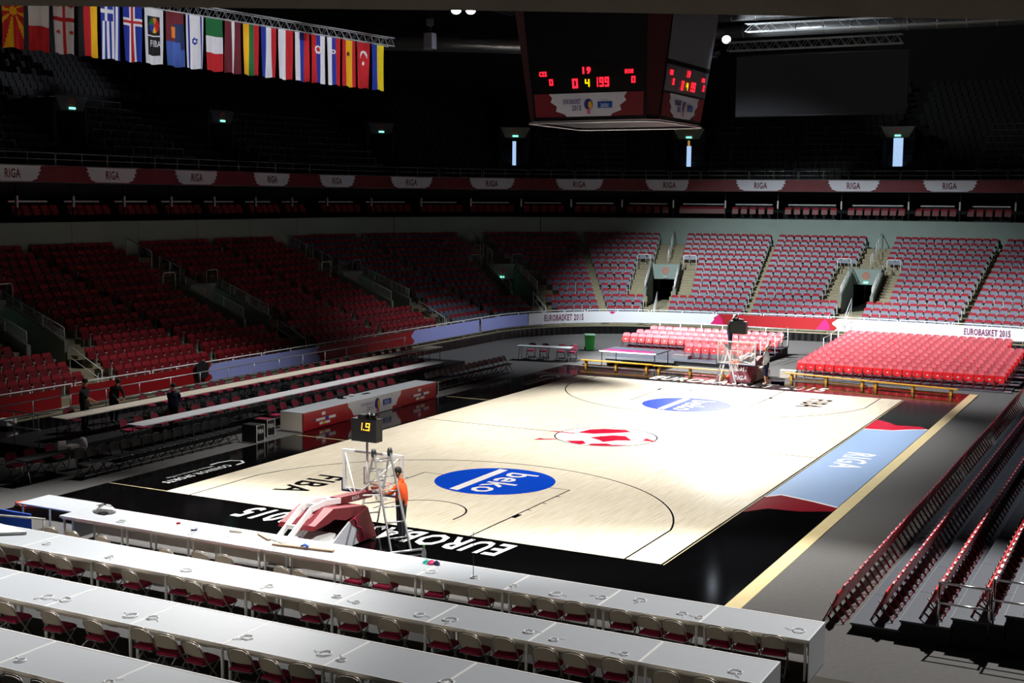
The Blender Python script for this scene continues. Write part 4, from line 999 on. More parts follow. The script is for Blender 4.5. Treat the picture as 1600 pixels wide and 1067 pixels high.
for x, y, r in COIL:
    ck[r] += 1; z = .2*r+.786; R0 = rnd.uniform(.065, .11); mb = MB(); pts = []
    for k in range(34):
        a = 2*pi*k/12+rnd.random()*.2; rr = R0*(1+.12*sin(k*1.7)); pts.append((rr*1.15*cos(a), rr*sin(a), .006+.004*(k//12)))
    pts += [(.02, -R0-.05, .008), (.1*rnd.uniform(-1, 1), -R0-.14, .006)]
    tag(mb.tube(pts, .006, 5).build('cable_coil', 'cable_white', None, (x, y, z), rnd.random()*6), 'coil of white cable on the %s desk row, %s counted from the right' % (rn[r], ordn(ck[r])), 'cable', 'cable coils on the press desks')

# ------------------------------------------------------------------ things on and around the front desk row, left end
t = thing('side_table', 'white table standing crosswise at the left end of the front desks', 'table', (-6.45, -18.7, 0))
MB().box(-1.05, .84, -.5, .5, .74, .775).build('table_top', 'desk_white', t)
for x in (-.95, .74):
    for y in (-.42, .42): MB().tube([(x, y, 0), (x, y, .74)], .025, 6).build('leg', 'rail_white', t)
MB().box(.78, .82, -.45, .5, .1, .74).build('end_panel', 'desk_white', t)
tag(MB().box(-7.9, -5.85, -20.28, -20.24, .2, .92).build('blue_board', 'blue_panel'), 'bright blue upright board at the left edge', 'board')
t = thing('stage_rail', 'white two-bar rail in front of the blue board', 'railing')
for z in (.98, .45): MB().tube([(-6.6, -20.95, z), (-5.0, -20.6, z)], .025, 6).build('bar', 'rail_white', t)
for f in (.1, .97): MB().tube([(-6.6+1.6*f, -20.95+.35*f, 0.0), (-6.6+1.6*f, -20.95+.35*f, .98)], .02, 6).build('post', 'rail_white', t)
tag(MB().prism([(-5.55, -22.2, .985), (-4.75, -22.1, .985), (-4.3, -21.75, .985), (-5.55, -21.5, .985)], (0, 0, .06)).build('foam_board', 'paper'), 'bright white board lying on the second desk row at the left edge', 'board')
MB().prism([(-9.9, -17.2, .0), (-9.3, -17.5, .0), (-9.1, -17.1, .0), (-9.7, -16.8, .0)], (0, 0, .1)).build('orange_pad', 'rim_orange'); tag(bpy.data.objects['orange_pad'], 'small orange pad on the floor beside the blue board', 'pad')
def on_desk(name, mb, m, loc, label, cat, rz=0): return tag(mb.build(name, m, None, loc, rz), label, cat)
on_desk('wood_plank', MB().box(-.75, .75, -.05, .05, 0, .04), 'wood_plank', (1.2, -19.15, .785), 'long wooden batten lying across the front desk row', 'plank', .12)
on_desk('wood_plank', MB().box(-.3, .3, -.035, .035, 0, .035), 'wood_plank', (-.1, -18.85, .785), 'short wooden batten beside the paper sheet', 'plank', -.5)
on_desk('wood_plank', MB().box(-.25, .25, -.08, .08, 0, .02), 'desk_cream', (.35, -18.9, .785), 'short pale board offcut touching the battens', 'plank', -.3)
on_desk('paper_sheet', MB().box(-.2, .2, -.15, .15, 0, .004), 'paper', (-.75, -19.0, .785), 'white paper sheet lying by the wooden battens', 'paper', .3)
on_desk('carton', MB().box(-.16, .16, -.07, .07, 0, .05), 'desk_cream', (-.95, -18.75, .785), 'flat beige carton on the front desks', 'carton', .2)
t = thing('crumpled_tissue', 'crumpled white paper heap on the left front desk', 'paper', (-4.9, -18.85, .785)); mb = MB(); rnd2 = random.Random(3)
prof = []
vs = []; n = 9
for j in range(5):
    for k in range(n):
        a = 2*pi*k/n; rr = (.2, .19, .15, .09, .02)[j]*rnd2.uniform(.75, 1.25); vs.append((rr*1.5*cos(a), rr*sin(a), (0, .05, .1, .15, .18)[j]*rnd2.uniform(.8, 1.2)))
mb.add(vs, [(j*n+k, j*n+(k+1) % n, (j+1)*n+(k+1) % n, (j+1)*n+k) for j in range(4) for k in range(n)]); mb.build('paper_heap', 'paper', t); MB().box(.0, .22, -.24, -.1, 0, .03).build('dark_box', 'black_plastic', t)
on_desk('tape_roll', MB().lathe([(.03, 0), (.05, 0), (.05, .03), (.03, .03), (.03, 0)], 12), 'board_red', (-2.6, -18.85, .785), 'small red tape roll on the front desk', 'tape')
on_desk('small_bowl', MB().lathe([(.0, 0), (.06, .0), (.09, .035), (.08, .035), (.0, .01)], 12), 'seat_grey', (-1.9, -19.1, .785), 'small grey dish on the front desk', 'dish')
t = thing('blue_cloth', 'knotted blue strap lying on the wooden batten', 'strap', (1.25, -19.17, .83)); MB().tube([(-.1, 0, 0), (-.04, .05, .03), (.03, -.03, .05), (.08, .04, .02), (.0, .02, .06), (.1, -.02, .0)], .02, 6).build('knot', 'blue_panel', t)
t = thing('glass_bottle', 'clear bottle with green cap on the front desk', 'bottle', (4.03, -18.75, .785)); MB().lathe([(0, 0), (.045, 0), (.05, .04), (.047, .22), (.02, .3), (.018, .34)], 12).build('body', 'glass_clear', t); MB().lathe([(0, .37), (.022, .37), (.022, .33)], 10).build('cap', 'bin_green', t)
for k, (dx, m_, lb) in enumerate(((.2, 'banner_pink', 'crumpled pink wrapper beside the clear bottle'), (.32, 'cloth_navy', 'crumpled dark blue wrapper beside the pink one'), (.08, 'exit_wrap', 'small turquoise wrapper beside the clear bottle'))):
    if m_ not in M: mat('exit_wrap', '#3cc4b4', .6)
    mb = MB(); vs = []; n = 8
    for j in range(4):
        for q in range(n): 
            a = 2*pi*q/n; rr = (.08, .075, .05, .01)[j]*rnd2.uniform(.6, 1.3); vs.append((rr*cos(a), rr*sin(a), .03*j))
    mb.add(vs, [(j*n+q, j*n+(q+1) % n, (j+1)*n+(q+1) % n, (j+1)*n+q) for j in range(3) for q in range(n)]); tag(mb.build('wrapper', m_, None, (4.05+dx, -18.8, .785)), lb, 'wrapper')

t = thing('microphone_stand', 'thin black pole standing on the front desks', 'pole', (5.5, -19.25, .785)); MB().tube([(0, 0, 0), (0, 0, .95)], .008, 6).build('pole', 'black_plastic', t); MB().lathe([(0, .015), (.05, .012), (.06, 0)], 12).build('foot', 'black_plastic', t)
# ------------------------------------------------------------------ left sideline: player chairs, long tables, scorer table
rnd = random.Random(5); k = 0; y = -13.75
while y < -6.9: k += 1; inst(CH_BLACK, 'player_chair', 'black folding chair, %s from left, bench left of the scorer table' % ordn(k), 'chair', (-10.85+.06*(k/16), y, 0), -pi/2+rnd.uniform(-.05, .05), 'player bench left of the scorer table'); y += .46
k = 0; y = 6.0
while y < 13.2: k += 1; inst(CH_BLACK, 'player_chair', 'black folding chair, %s from left, bench right of the scorer table' % ordn(k), 'chair', (-10.85, y, 0), -pi/2+rnd.uniform(-.05, .05), 'player bench right of the scorer table'); y += .47
def long_table(x, z, y0, n, row, mt, ln=1.9):
    tp = MB().box(-.36, .36, 0, ln-.01, .73, .76).mesh('table_top', mt); lgs = [MB().tube([(sx*.3, yy, 0), (sx*.3, yy, .73)], .015, 5).mesh('leg', 'steel_dark') for sx in (-1, 1) for yy in (.2, ln-.2)]
    br = MB().tube([(-.3, .2, .3), (.3, .2, .3)], .012, 4).mesh('brace', 'steel_dark')
    for k in range(n): inst([('table_top', tp)]+[('leg', l) for l in lgs]+[('brace', br)], 'long_table', 'narrow %s table, %s from left in the %s media row' % ('cream' if mt == 'desk_cream' else 'white', ordn(k+1), row), 'table', (x, y0+k*ln, z), 0, '%s row of media tables' % row)
long_table(-12.1, .2, -10.4, 10, 'lower', 'table_white', 1.92); long_table(-14.35, .4, -11.5, 12, 'upper', 'desk_cream', 1.98)
for nm, x0, x1, z, y0, y1 in (('lower', -13.3, -11.55, .2, -11.6, 9.5), ('upper', -16.4, -13.3, .4, -12.6, 13.2)):
    t = thing('media_platform', 'black carpeted platform under the %s media tables' % nm, 'platform'); MB().box(x0, x1, y0, y1, 0, z-.02).build('base', 'stage_black', t); MB().box(x0, x1, y0, y1, z-.02, z).build('deck', 'stage_black', t)
for row, x, z, y0, n in (('lower', -12.85, .2, -10.0, 27), ('upper', -15.1, .4, -10.9, 32)):
    k = 0
    for q in range(n):
        y = y0+q*.72+rnd.uniform(-.12, .12)
        if rnd.random() < .14 or (row == 'upper' and -9.9 < y < -7.3): continue
        k += 1; inst(CH_BURG, 'media_chair', 'burgundy folding chair behind the %s media tables, %s from left' % (row, ordn(k)), 'chair', (x, y, z), -pi/2+rnd.uniform(-.15, .15), 'chairs behind the %s media tables' % row)
for k in range(12):
    y = -4.2+k*.72; inst(CH_BURG, 'scorer_chair', 'burgundy folding chair behind the scorer table, %s from left' % ordn(k+1), 'chair', (-11.25, y, 0), -pi/2+rnd.uniform(-.2, .2), 'chairs behind the scorer table')
t = thing('platform_rail', 'long two-bar steel rail behind the upper media tables', 'railing')
for h in (1.05, .6): MB().tube([(-16.35, -12.5, .4+h), (-16.35, 12.6, .4+h)], .022, 6).build('bar', 'rail_steel', t)
for k in range(16): MB().tube([(-16.35, -12.4+k*1.66, .4), (-16.35, -12.4+k*1.66, 1.45)], .02, 6).build('post', 'rail_steel', t)
t = thing('platform_rail', 'short steel rail closing the near end of the media platform', 'railing')
for h in (1.05, .55): MB().tube([(-16.3, -12.55, .4+h), (-14.0, -12.55, .4+h)], .022, 6).build('bar', 'rail_steel', t)
for x in (-16.2, -15.2, -14.1): MB().tube([(x, -12.55, .4), (x, -12.55, 1.45)], .02, 6).build('post', 'rail_steel', t)
st = thing('scorer_table', 'long scorer table with red and white advertising front', 'table', (-9.74, 0, .02))
MB().box(-1.0, .02, -4.6, 4.55, .64, .68).build('table_top', 'desk_white', st); MB().box(-1.0, .0, -4.6, -4.57, 0, .64).build('end_panel', 'desk_panel', st); MB().box(-1.0, .0, 4.52, 4.55, 0, .64).build('end_panel', 'desk_panel', st)
FX = lambda y, z, o=.03: (o, y, z)
for y0, y1, m_ in ((-4.6, -1.9, 'board_red'), (1.85, 4.55, 'board_red'), (-1.9, 1.85, 'banner_white')):
    MB().box(-.03, .025, y0, y1, .02, .67).build('front_board', m_, st)
for sg, off in ((1, -1.75), (-1, 1.7)):
    MB().prism([FX(off-sg*.55, .03), FX(off+sg*.55, .03), FX(off+sg*.5, .13), FX(off+sg*.25, .15), FX(off+sg*.1, .38), FX(off-sg*.1, .52), FX(off-sg*.12, .66), FX(off-sg*.4, .66), FX(off-sg*.5, .3)], (.004, 0, 0)).build('red_motif', 'board_red', st)
mb = MB(); text(mb, 'EUROBASKET', lambda x, y: FX(-.55+x*.85, .4+y*.12)); text(mb, '2015', lambda x, y: FX(-.38+x*.45, .2+y*.15)); mb.build('lettering', 'ad_navy', st)
MB().poly([FX(.12+.2*cos(2*pi*k/16), .38+.22*sin(2*pi*k/16), .03) for k in range(16)]).build('emblem', 'ad_navy', st); MB().poly([FX(.22+.09*cos(2*pi*k/10), .36+.17*sin(2*pi*k/10), .032) for k in range(10)]).build('emblem_spot', 'ad_yellow', st); MB().poly([FX(.05, .06, .031), FX(.25, .06, .031), FX(.2, .22, .031), FX(.08, .22, .031)]).build('emblem_base', 'ad_pink', st)
bk = MB().quad(FX(.5, .26), FX(1.1, .26), FX(1.1, .48), FX(.5, .48)).build('blue_box', 'ad_blue', st); mb = MB(); text(mb, 'beko', lambda x, y: FX(.8+x*.36, .34+y*.11, .034)); mb.quad(FX(.62, .3, .034), FX(.98, .3, .034), FX(.98, .32, .034), FX(.62, .32, .034)); mb.build('lettering', 'court_white', bk)
for y0 in (-3.4, 3.2):
    for a, b, c, d, m_ in ((-.1, .12, .45, .57, 'court_white'), (-.45, .1, .27, .37, 'court_white'), (.12, .3, .27, .37, 'ad_blue'), (.33, .75, .27, .37, 'court_white'), (-.25, -.05, .12, .22, 'court_white'), (-.05, .12, .12, .22, 'ad_yellow'), (.12, .4, .12, .22, 'court_white'), (-.6, -.48, .29, .35, 'ad_navy')):
        MB().quad(FX(y0+a, c), FX(y0+b, c), FX(y0+b, d), FX(y0+a, d)).build('sponsor_mark', m_, st)
on_desk('laptop', MB().box(-.16, .16, -.12, .12, 0, .02).box(-.16, .16, .11, .125, .02, .24), 'black_plastic', (-10.5, -1.1, .685), 'open dark laptop on the scorer table', 'laptop', 1.4)
on_desk('paper_box', MB().box(-.1, .1, -.08, .08, 0, .1), 'paper', (-10.45, -.55, .685), 'small white box on the scorer table', 'box', .2)
on_desk('paper_sheet', MB().box(-.2, .2, -.14, .14, 0, .003), 'paper', (-10.4, -2.6, .685), 'sheet of paper on the scorer table', 'paper', .2)
on_desk('keyboard', MB().box(-.2, .2, -.08, .08, 0, .03), 'black_plastic', (-10.4, .35, .685), 'black control panel on the scorer table', 'keyboard', 1.5)
for k, (x, y) in enumerate(((-9.92, -6.75), (-10.3, -5.7))):
    t = thing('arrow_board', ['black cube board with white frame left of the scorer table', 'second black cube board nearer the scorer table'][k], 'board', (x, y, 0), group='cube boards')
    MB().box(-.62, 0, -.22, .22, .02, .6).build('body', 'black_plastic', t)
    mb = MB(); mb.tube([(.012, -.21, .03), (.012, .21, .03), (.012, .21, .59), (.012, -.21, .59)], .012, 4, closed=True); mb.build('white_frame', 'court_white', t)
    mb = MB(); text(mb, 'FIBA', lambda x, y: (.014, x*.33, .3+y*.15), bold=.01); mb.build('lettering', 'court_white', t)
    MB().box(-.6, -.02, -.2, .2, .6, .605).build('colour_top', 'back_burgundy' if k else 'steel_dark', t)
t = thing('arrow_board', 'small white framed board at the right end of the scorer table', 'board', (-9.95, 4.95, 0)); MB().box(-.5, 0, -.1, .12, .05, .6).build('body', 'cloth_navy', t); MB().tube([(.01, -.1, .05), (.01, .12, .05), (.01, .12, .6), (.01, -.1, .6)], .014, 4, closed=True).build('white_frame', 'court_white', t)
# small table with three chairs at far left, box pile, folding screen
t = thing('side_table', 'small dark table with three burgundy chairs at far left', 'table', (-11.75, -14.3, 0)); MB().box(-.3, .3, -1.1, 1.1, .7, .73).build('table_top', 'tier_dark', t)
for yy in (-.9, .9): MB().tube([(-.22, yy, 0), (-.05, yy, .7)], .015, 5).build('leg', 'chrome', t); MB().tube([(.22, yy, 0), (.05, yy, .7)], .015, 5).build('leg', 'chrome', t)
for k, y in enumerate((-15.0, -14.3, -13.5)): inst(CH_BURG, 'media_chair', 'burgundy folding chair at the small dark table, %s from left' % ordn(k+1), 'chair', (-12.35, y, 0), -pi/2+rnd.uniform(-.2, .2), 'chairs at the small dark table')
on_desk('ring_binder', MB().box(-.12, .12, -.03, .03, 0, .28), 'paper', (-11.8, -13.75, .735), 'white ring binder standing on the small dark table', 'binder', 1.2)
on_desk('carton', MB().box(-.15, .15, -.2, .2, 0, .1), 'desk_cream', (-11.8, -13.4, .735), 'small carton beside the white ring binder', 'carton', .2)
on_desk('white_bag', MB().lathe([(0, 0), (.12, .02), (.16, .2), (.12, .4), (.02, .46)], 10), 'paper', (-12.0, -12.75, .5), 'white plastic bag hanging at the table end', 'bag', .2)
MB().box(-.12, .12, -.12, .12, 0, .5).build('stool_box', 'stage_black', None, (-12.0, -12.75, 0)); tag(bpy.data.objects['stool_box'], 'small black box under the white plastic bag', 'box')
for k, (x, y, z, a, b, c, lb) in enumerate(((-16.7, -11.6, 0, .6, .5, .28, 'lowest white carton in the pile at far left'), (-16.72, -11.58, .28, .58, .5, .26, 'middle white carton in the pile at far left'), (-16.68, -11.6, .56, .62, .55, .18, 'dark tray in the pile at far left'), (-16.7, -11.62, .74, .56, .5, .2, 'top stack of white paper on the pile at far left'))):
    tag(MB().box(-a/2, a/2, -b/2, b/2, 0, c-.01).build('carton', 'black_plastic' if k == 2 else 'paper', None, (x, y, z), .1*k-.1), lb, 'carton', 'pile at far left')
tag(MB().prism([(-17.9, -.9, .9), (-17.9, -.3, .9), (-17.9, -.2, 1.45), (-17.9, -.6, 1.62), (-17.9, -1.0, 1.45)], (.08, 0, 0)).build('hanging_jacket', 'cloth_black'), 'black jacket hung over the banner rail', 'jacket')
# ------------------------------------------------------------------ basketball goals, lowered
def goal(label, loc, rz, digits):
    t = thing('basketball_goal', label, 'basketball goal', loc, rz)
    base = MB().box(-.5, .5, -3.72, -1.9, .08, .34).box(-.42, .42, -3.7, -2.2, .34, .46).build('base', 'goal_white', t)
    for x in (-.42, .42):
        for y in (-3.6, -1.6): MB().lathe([(0, -.03), (.07, -.03), (.07, .03), (0, .03)], 12, T=Matrix.Translation((x, y, .075)) @ Matrix.Rotation(pi/2, 4, 'Y')).build('wheel', 'steel_dark', base)
    hd = MB().prism([(-.5, -3.19, .74), (-.5, -3.12, .84), (-.5, -2.39, 1.1), (-.5, -1.05, .9), (-.5, -1.0, .8), (-.5, -1.9, .72), (-.5, -2.35, .84), (-.5, -2.6, .78)], (1.0, 0, 0)).build('padded_hood', 'goal_red', t)
    for x in (-.52, .47):
        MB().prism([(x, -1.0, .86), (x, -.62, .05), (x, -1.38, .05), (x, -1.5, .22), (x, -1.42, .4), (x, -1.62, .52), (x, -1.75, .66)], (.05, 0, 0)).build('side_pad', 'goal_red', t)
        MB().prism([(x+.005, -1.76, .66), (x+.005, -1.62, .52), (x+.005, -1.42, .4), (x+.005, -1.5, .22), (x+.005, -1.38, .05), (x+.005, -2.9, .05)], (.04, 0, 0)).build('side_panel', 'goal_grey', t)
    MB().tube([(.53, -1.58, .7), (.53, -1.48, .6), (.53, -1.5, .5), (.53, -1.32, .42), (.53, -1.2, .25), (.53, -1.2, .06)], .014, 5).build('pink_line', 'banner_pink', t)
    fp = MB().prism([(-.5, -1.02, .84), (-.5, -.6, .05), (-.5, -.66, .05), (-.5, -1.08, .82)], (1.0, 0, 0)).build('front_pad', 'goal_red', t)
    nrm = Vector((0, .87, .42)).normalized(); F = lambda x, v, o=.008: Vector((-x, -1.02+.42*(1-v), .84-.79*(1-v)))+nrm*o
    mb = MB(); text(mb, '2015', lambda x, y: F(x*.5, .6+y*.25), bold=.03); text(mb, 'RIGA', lambda x, y: F(x*.6, .12+y*.25), bold=.03); mb.build('lettering', 'court_white', fp)
    arm = MB()
    for x in (-.17, .13): 
        P = [(x, -3.7, .56), (x, -2.75, 1.12), (x, -2.2, 1.17), (x, -1.6, 1.09)]
        for a, b in zip(P, P[1:]): arm.beam(a, b, .05, .13)
    for y, z in ((-3.3, .81), (-2.5, 1.14), (-1.8, 1.12)): arm.box(-.15, .15, y-.03, y+.03, z-.05, z+.05)
    arm.build('boom_arm', 'goal_white', t)
    ra = MB().beam((0, -1.65, 1.08), (0, -.22, .98), .26, .17).build('red_arm_sleeve', 'goal_red', t)
    mb = MB(); text(mb, 'RIGA', lambda x, y: Vector((.135, -.95+x*.3, .99+y*.09))); mb.build('lettering', 'court_white', ra)
    lw = MB().beam((-.02, -3.45, .36), (-.02, -2.1, 1.0), .16, .14).build('lift_cylinder', 'goal_white', t)
    mb = MB(); text(mb, 'SPORT', lambda x, y: Vector((.062, -2.75+x*.8, .66+x*.38+y*.08))); mb.build('lettering', 'ad_navy', lw)
    st = MB()
    for x in (-.8, .8): st.tube([(0, -.75, 1.02), (x, -.05, 1.9)], .018, 6); st.tube([(0, -.75, 1.02), (x*.9, -.05, 1.0)], .018, 6)
    st.build('board_struts', 'goal_white', t)
    bb = MB().box(-.86, .86, -.012, .012, 1.0, 1.94).build('backboard_glass', 'glass_clear', t)
    mb = MB(); mb.box(-.9, .9, -.03, .03, 1.93, 1.99); mb.box(-.9, .9, -.03, .03, .94, 1.0); mb.box(-.9, -.84, -.03, .03, 1.0, 1.93); mb.box(.84, .9, -.03, .03, 1.0, 1.93); mb.build('board_frame', 'goal_white', bb)
    mb = MB()
    for a, b, c, d in ((-.295, .295, 1.53, 1.58), (-.295, .295, 1.13, 1.18), (-.295, -.245, 1.18, 1.53), (.245, .295, 1.18, 1.53)): mb.box(a, b, .013, .016, c, d)
    mb.build('target_square', 'court_white', bb)
    mb = MB(); mb.box(-.92, .92, -.045, .045, .9, .95)
    for x in (-1, 1): mb.box(*sorted((x*.9, x*.93)), -.045, .045, .9, 1.25)
    mb.build('edge_padding', 'pad_navy', bb)
    rim = MB().tube([(.228*cos(2*pi*k/24), .38+.228*sin(2*pi*k/24), 1.08) for k in range(24)], .01, 6, closed=True); rim.box(-.08, .08, .02, .16, 1.03, 1.09); rim.build('rim', 'rim_orange', t)
    mb = MB(); n = 12
    for k in range(n):
        for sg in (1, -1):
            pts = []
            for j in range(5):
                a = 2*pi*(k+sg*j*.5)/n; rr = .225-.022*j; pts.append((rr*cos(a), .38+rr*sin(a), 1.07-.1*j))
            mb.tube(pts, .006, 4, caps=False)
    mb.build('net', 'net_white', t)
    pole = MB().tube([(0, -.25, .95), (0, -.25, 2.3)], .03, 8).build('clock_pole', 'goal_white', t)
    ck = MB().box(-.37, .37, -.4, -.12, 2.31, 2.88).build('shot_clock', 'black_plastic', t)
    mb = MB(); mb.box(-.2, .02, -.36, -.18, 2.88, 2.98); mb.build('beacon', 'black_plastic', ck)
    for x in (.12, .25): MB().lathe([(.03, -.07), (.07, -.06), (.075, .04), (.03, .07)], 12, T=Matrix.Translation((x, -.3, 2.96)) @ Matrix.Rotation(pi/2, 4, 'X')).build('horn', 'black_plastic', ck)
    if digits:
        mb = MB(); seg7(mb, '1', lambda u, v: (-.14+u*.09+v*.02, -.405, 2.6+v*.19), t=.13); seg7(mb, '9', lambda u, v: (.05+u*.12+v*.02, -.405, 2.6+v*.19), t=.12); mb.quad((-.01, -.405, 2.6), (.02, -.405, 2.6), (.02, -.405, 2.63), (-.01, -.405, 2.63)); mb.build('amber_digits', 'digit_amber', ck)
    return t
goal('lowered basketball goal with red padding and clock showing 1.9', (0, -14.65, .025), 0, True)
goal('lowered basketball goal at the far baseline', (.02, 14.6, .025), pi, False)

# ------------------------------------------------------------------ ladders
def ladder(label, hA, hB, f1A, f1B, f2A, f2B, n=6, m='aluminium', bar=True):
    t = thing('step_ladder', label, 'ladder'); V = Vector; hA, hB, f1A, f1B, f2A, f2B = map(V, (hA, hB, f1A, f1B, f2A, f2B))
    for a, b in ((hA, f1A), (hB, f1B), (hA, f2A), (hB, f2B)): MB().beam(a, b, .035, .07).build('rail', m, t)
    for A, B in ((f1A, f1B), (f2A, f2B)):
        for k in range(1, n+1):
            f = k/(n+.6); MB().tube([A+(hA-A)*f, B+(hB-B)*f], .018, 6).build('rung', m, t)
    for h in (hA, hB): MB().lathe([(.02, -.12), (.06, -.1), (.07, 0), (.05, .08), (.0, .1)], 10, h).build('hinge', 'steel_dark', t)
    if bar:
        d = (f1B-f1A).normalized(); MB().tube([f1A-d*.28+V((0, 0, .04)), f1B+d*.28+V((0, 0, .04))], .035, 8).build('foot_bar', m, t)
    return t
ladder('tall aluminium folding ladder beside the near goal', (.6, -15.5, 2.2), (.84, -15.16, 2.2), (1.68, -16.38, .03), (1.97, -15.98, .03), (-.6, -14.42, .03), (-.3, -14.02, .03))
ladder('white folding ladder behind the far backboard', (-.62, 15.05, 1.75), (-.6, 15.45, 1.75), (-1.05, 14.98, .03), (-1.05, 15.5, .03), (-.1, 14.98, .03), (-.1, 15.5, .03), 5, 'goal_white', False)

# ------------------------------------------------------------------ people
import bmesh
def person(label, loc, rz, J, cloth, hair='hair_dark', group=None, height=1.8, face=True):
    """J: joint overrides; cloth: material for torso, arm, fore, leg, shin, shoe"""
    j = dict(pelvis=(0, 0, .95), spine=(0, .0, 1.15), chest=(0, 0, 1.34), neck=(0, .01, 1.5), head=(0, .03, 1.6), crown=(0, .03, 1.73),
             shL=(-.2, 0, 1.42), shR=(.2, 0, 1.42), elL=(-.24, -.02, 1.16), elR=(.24, -.02, 1.16), wrL=(-.25, .06, .93), wrR=(.25, .06, .93),
             hpL=(-.09, 0, .9), hpR=(.09, 0, .9), knL=(-.1, .02, .5), knR=(.1, .02, .5), anL=(-.1, -.02, .09), anR=(.1, -.02, .09))
    j.update(J); j = {k: Vector(v) for k, v in j.items()}
    for s in 'LR':
        if 'to'+s not in j: j['to'+s] = j['an'+s]+Vector((0, .17, -.05))
        d = (j['wr'+s]-j['el'+s]).normalized(); j['pm'+s] = j['wr'+s]+d*.07
        sd = d.cross(Vector((0, 0, 1))) if abs(d.z) < .8 else Vector((0, 1, 0)); sd.normalize(); cu = d.cross(sd)
        for q in range(4): 
            b = j['pm'+s]+sd*(.012*(q-1.5)*1.9)+d*.03; j['f%d%s' % (q, s)] = b; j['g%d%s' % (q, s)] = b+d*(.045+.008*(q in (1, 2)))+cu*.02
        j['th'+s] = j['wr'+s]+d*.03+sd*.045; j['tj'+s] = j['th'+s]+d*.045+sd*.01
    j['nose'] = j['head']+(j['crown']-j['head'])*.35+Vector((0, .1, 0))
    j['collar'] = j['chest']+(j['neck']-j['chest'])*.62
    rad = dict(pelvis=.165, spine=.155, chest=.175, collar=.085, neck=.055, head=.082, crown=.075, nose=.02)
    for s in 'LR': rad.update({'sh'+s: .08, 'el'+s: .055, 'wr'+s: .034, 'pm'+s: .034, 'hp'+s: .115, 'kn'+s: .08, 'an'+s: .055, 'to'+s: .036, 'th'+s: .014, 'tj'+s: .011, **{'f%d%s' % (q, s): .011 for q in range(4)}, **{'g%d%s' % (q, s): .009 for q in range(4)}})
    B = [('pelvis', 'spine', 'torso'), ('spine', 'chest', 'torso'), ('chest', 'collar', 'torso'), ('collar', 'neck', 'skin'), ('neck', 'head', 'skin'), ('head', 'crown', 'skin'), ('head', 'nose', 'skin')]
    for s in 'LR':
        B += [('chest', 'sh'+s, 'torso'), ('sh'+s, 'el'+s, 'arm'), ('el'+s, 'wr'+s, 'fore'), ('wr'+s, 'pm'+s, 'skin'), ('pelvis', 'hp'+s, 'leg'), ('hp'+s, 'kn'+s, 'leg'), ('kn'+s, 'an'+s, 'shin'), ('an'+s, 'to'+s, 'shoe'), ('wr'+s, 'th'+s, 'skin'), ('th'+s, 'tj'+s, 'skin')]
        for q in range(4): B += [('pm'+s, 'f%d%s' % (q, s), 'skin'), ('f%d%s' % (q, s), 'g%d%s' % (q, s), 'skin')]
    names = list(rad); ix = {n: i for i, n in enumerate(names)}
    me = bpy.data.meshes.new('body'); bm = bmesh.new(); sk = bm.verts.layers.skin.verify(); bv = []
    for n in names:
        v = bm.verts.new(j[n]); bv.append(v); v[sk].radius = (1.12*rad[n]*(1.25 if n in ('pelvis', 'chest', 'spine') else 1), 1.1*rad[n]*(.9 if n in ('pelvis', 'chest', 'spine') else 1)); v[sk].use_root = n == 'pelvis'
    for a, b, _ in B: bm.edges.new((bv[ix[a]], bv[ix[b]]))
    bm.to_mesh(me); bm.free()
    tmp = bpy.data.objects.new('body', me); col.objects.link(tmp)
    tmp.modifiers.new('skin', 'SKIN').branch_smoothing = .4; sb_ = tmp.modifiers.new('sub', 'SUBSURF'); sb_.levels = 1; sb_.render_levels = 1
    bpy.context.view_layer.update(); dg = bpy.context.evaluated_depsgraph_get(); out = bpy.data.meshes.new_from_object(tmp.evaluated_get(dg)); bpy.data.objects.remove(tmp)
    kinds = ['skin', 'torso', 'arm', 'fore', 'leg', 'shin', 'shoe']; out.materials.clear()
    for k in kinds: out.materials.append(M[cloth.get(k, 'skin')])
    segs = [(j[a], j[b], kinds.index(k), (rad[a]+rad[b])/2) for a, b, k in B]
    for p in out.polygons:
        c = p.center; best = None
        for a, b, k, r in segs:
            ab = b-a; f = max(0, min(1, (c-a).dot(ab)/max(ab.length_squared, 1e-9))); dd = (c-(a+ab*f)).length-r
            if best is None or dd < best[0]: best = (dd, k)
        p.material_index = best[1]; p.use_smooth = True
    t = thing('person', label, 'person', loc, rz, group); t.scale = (height/1.8,)*3
    obj('body', out, t)
    hd = j['head']; cw = (j['crown']-hd)*.55+hd; ax = (j['crown']-hd).normalized(); T = Matrix.Translation(cw) @ ax.to_track_quat('Z', 'Y').to_matrix().to_4x4()
    if hair: MB().lathe([(.088, -.005), (.1, .05), (.09, .1), (.055, .135), (.0, .145)], 14, (0, -.018, 0), T=T).build('hair', hair, t)
    if face:
        mb = MB()
        for s in (-1, 1): mb.lathe([(0, -.012), (.011, -.006), (.011, .006), (0, .012)], 8, T=T @ Matrix.Translation((s*.033, .083, .0)))
        mb.build('eyes', 'black_plastic', t); MB().box(-.025, .025, .07, .088, -.075, -.066, T=T).build('mouth', 'back_burgundy', t)
    mb = MB()
    for s in (-1, 1): mb.lathe([(0, -.03), (.014, -.015), (.016, .015), (0, .03)], 8, T=T @ Matrix.Translation((s*.092, 0, -.01)))
    mb.build('ears', 'skin', t)
    return t
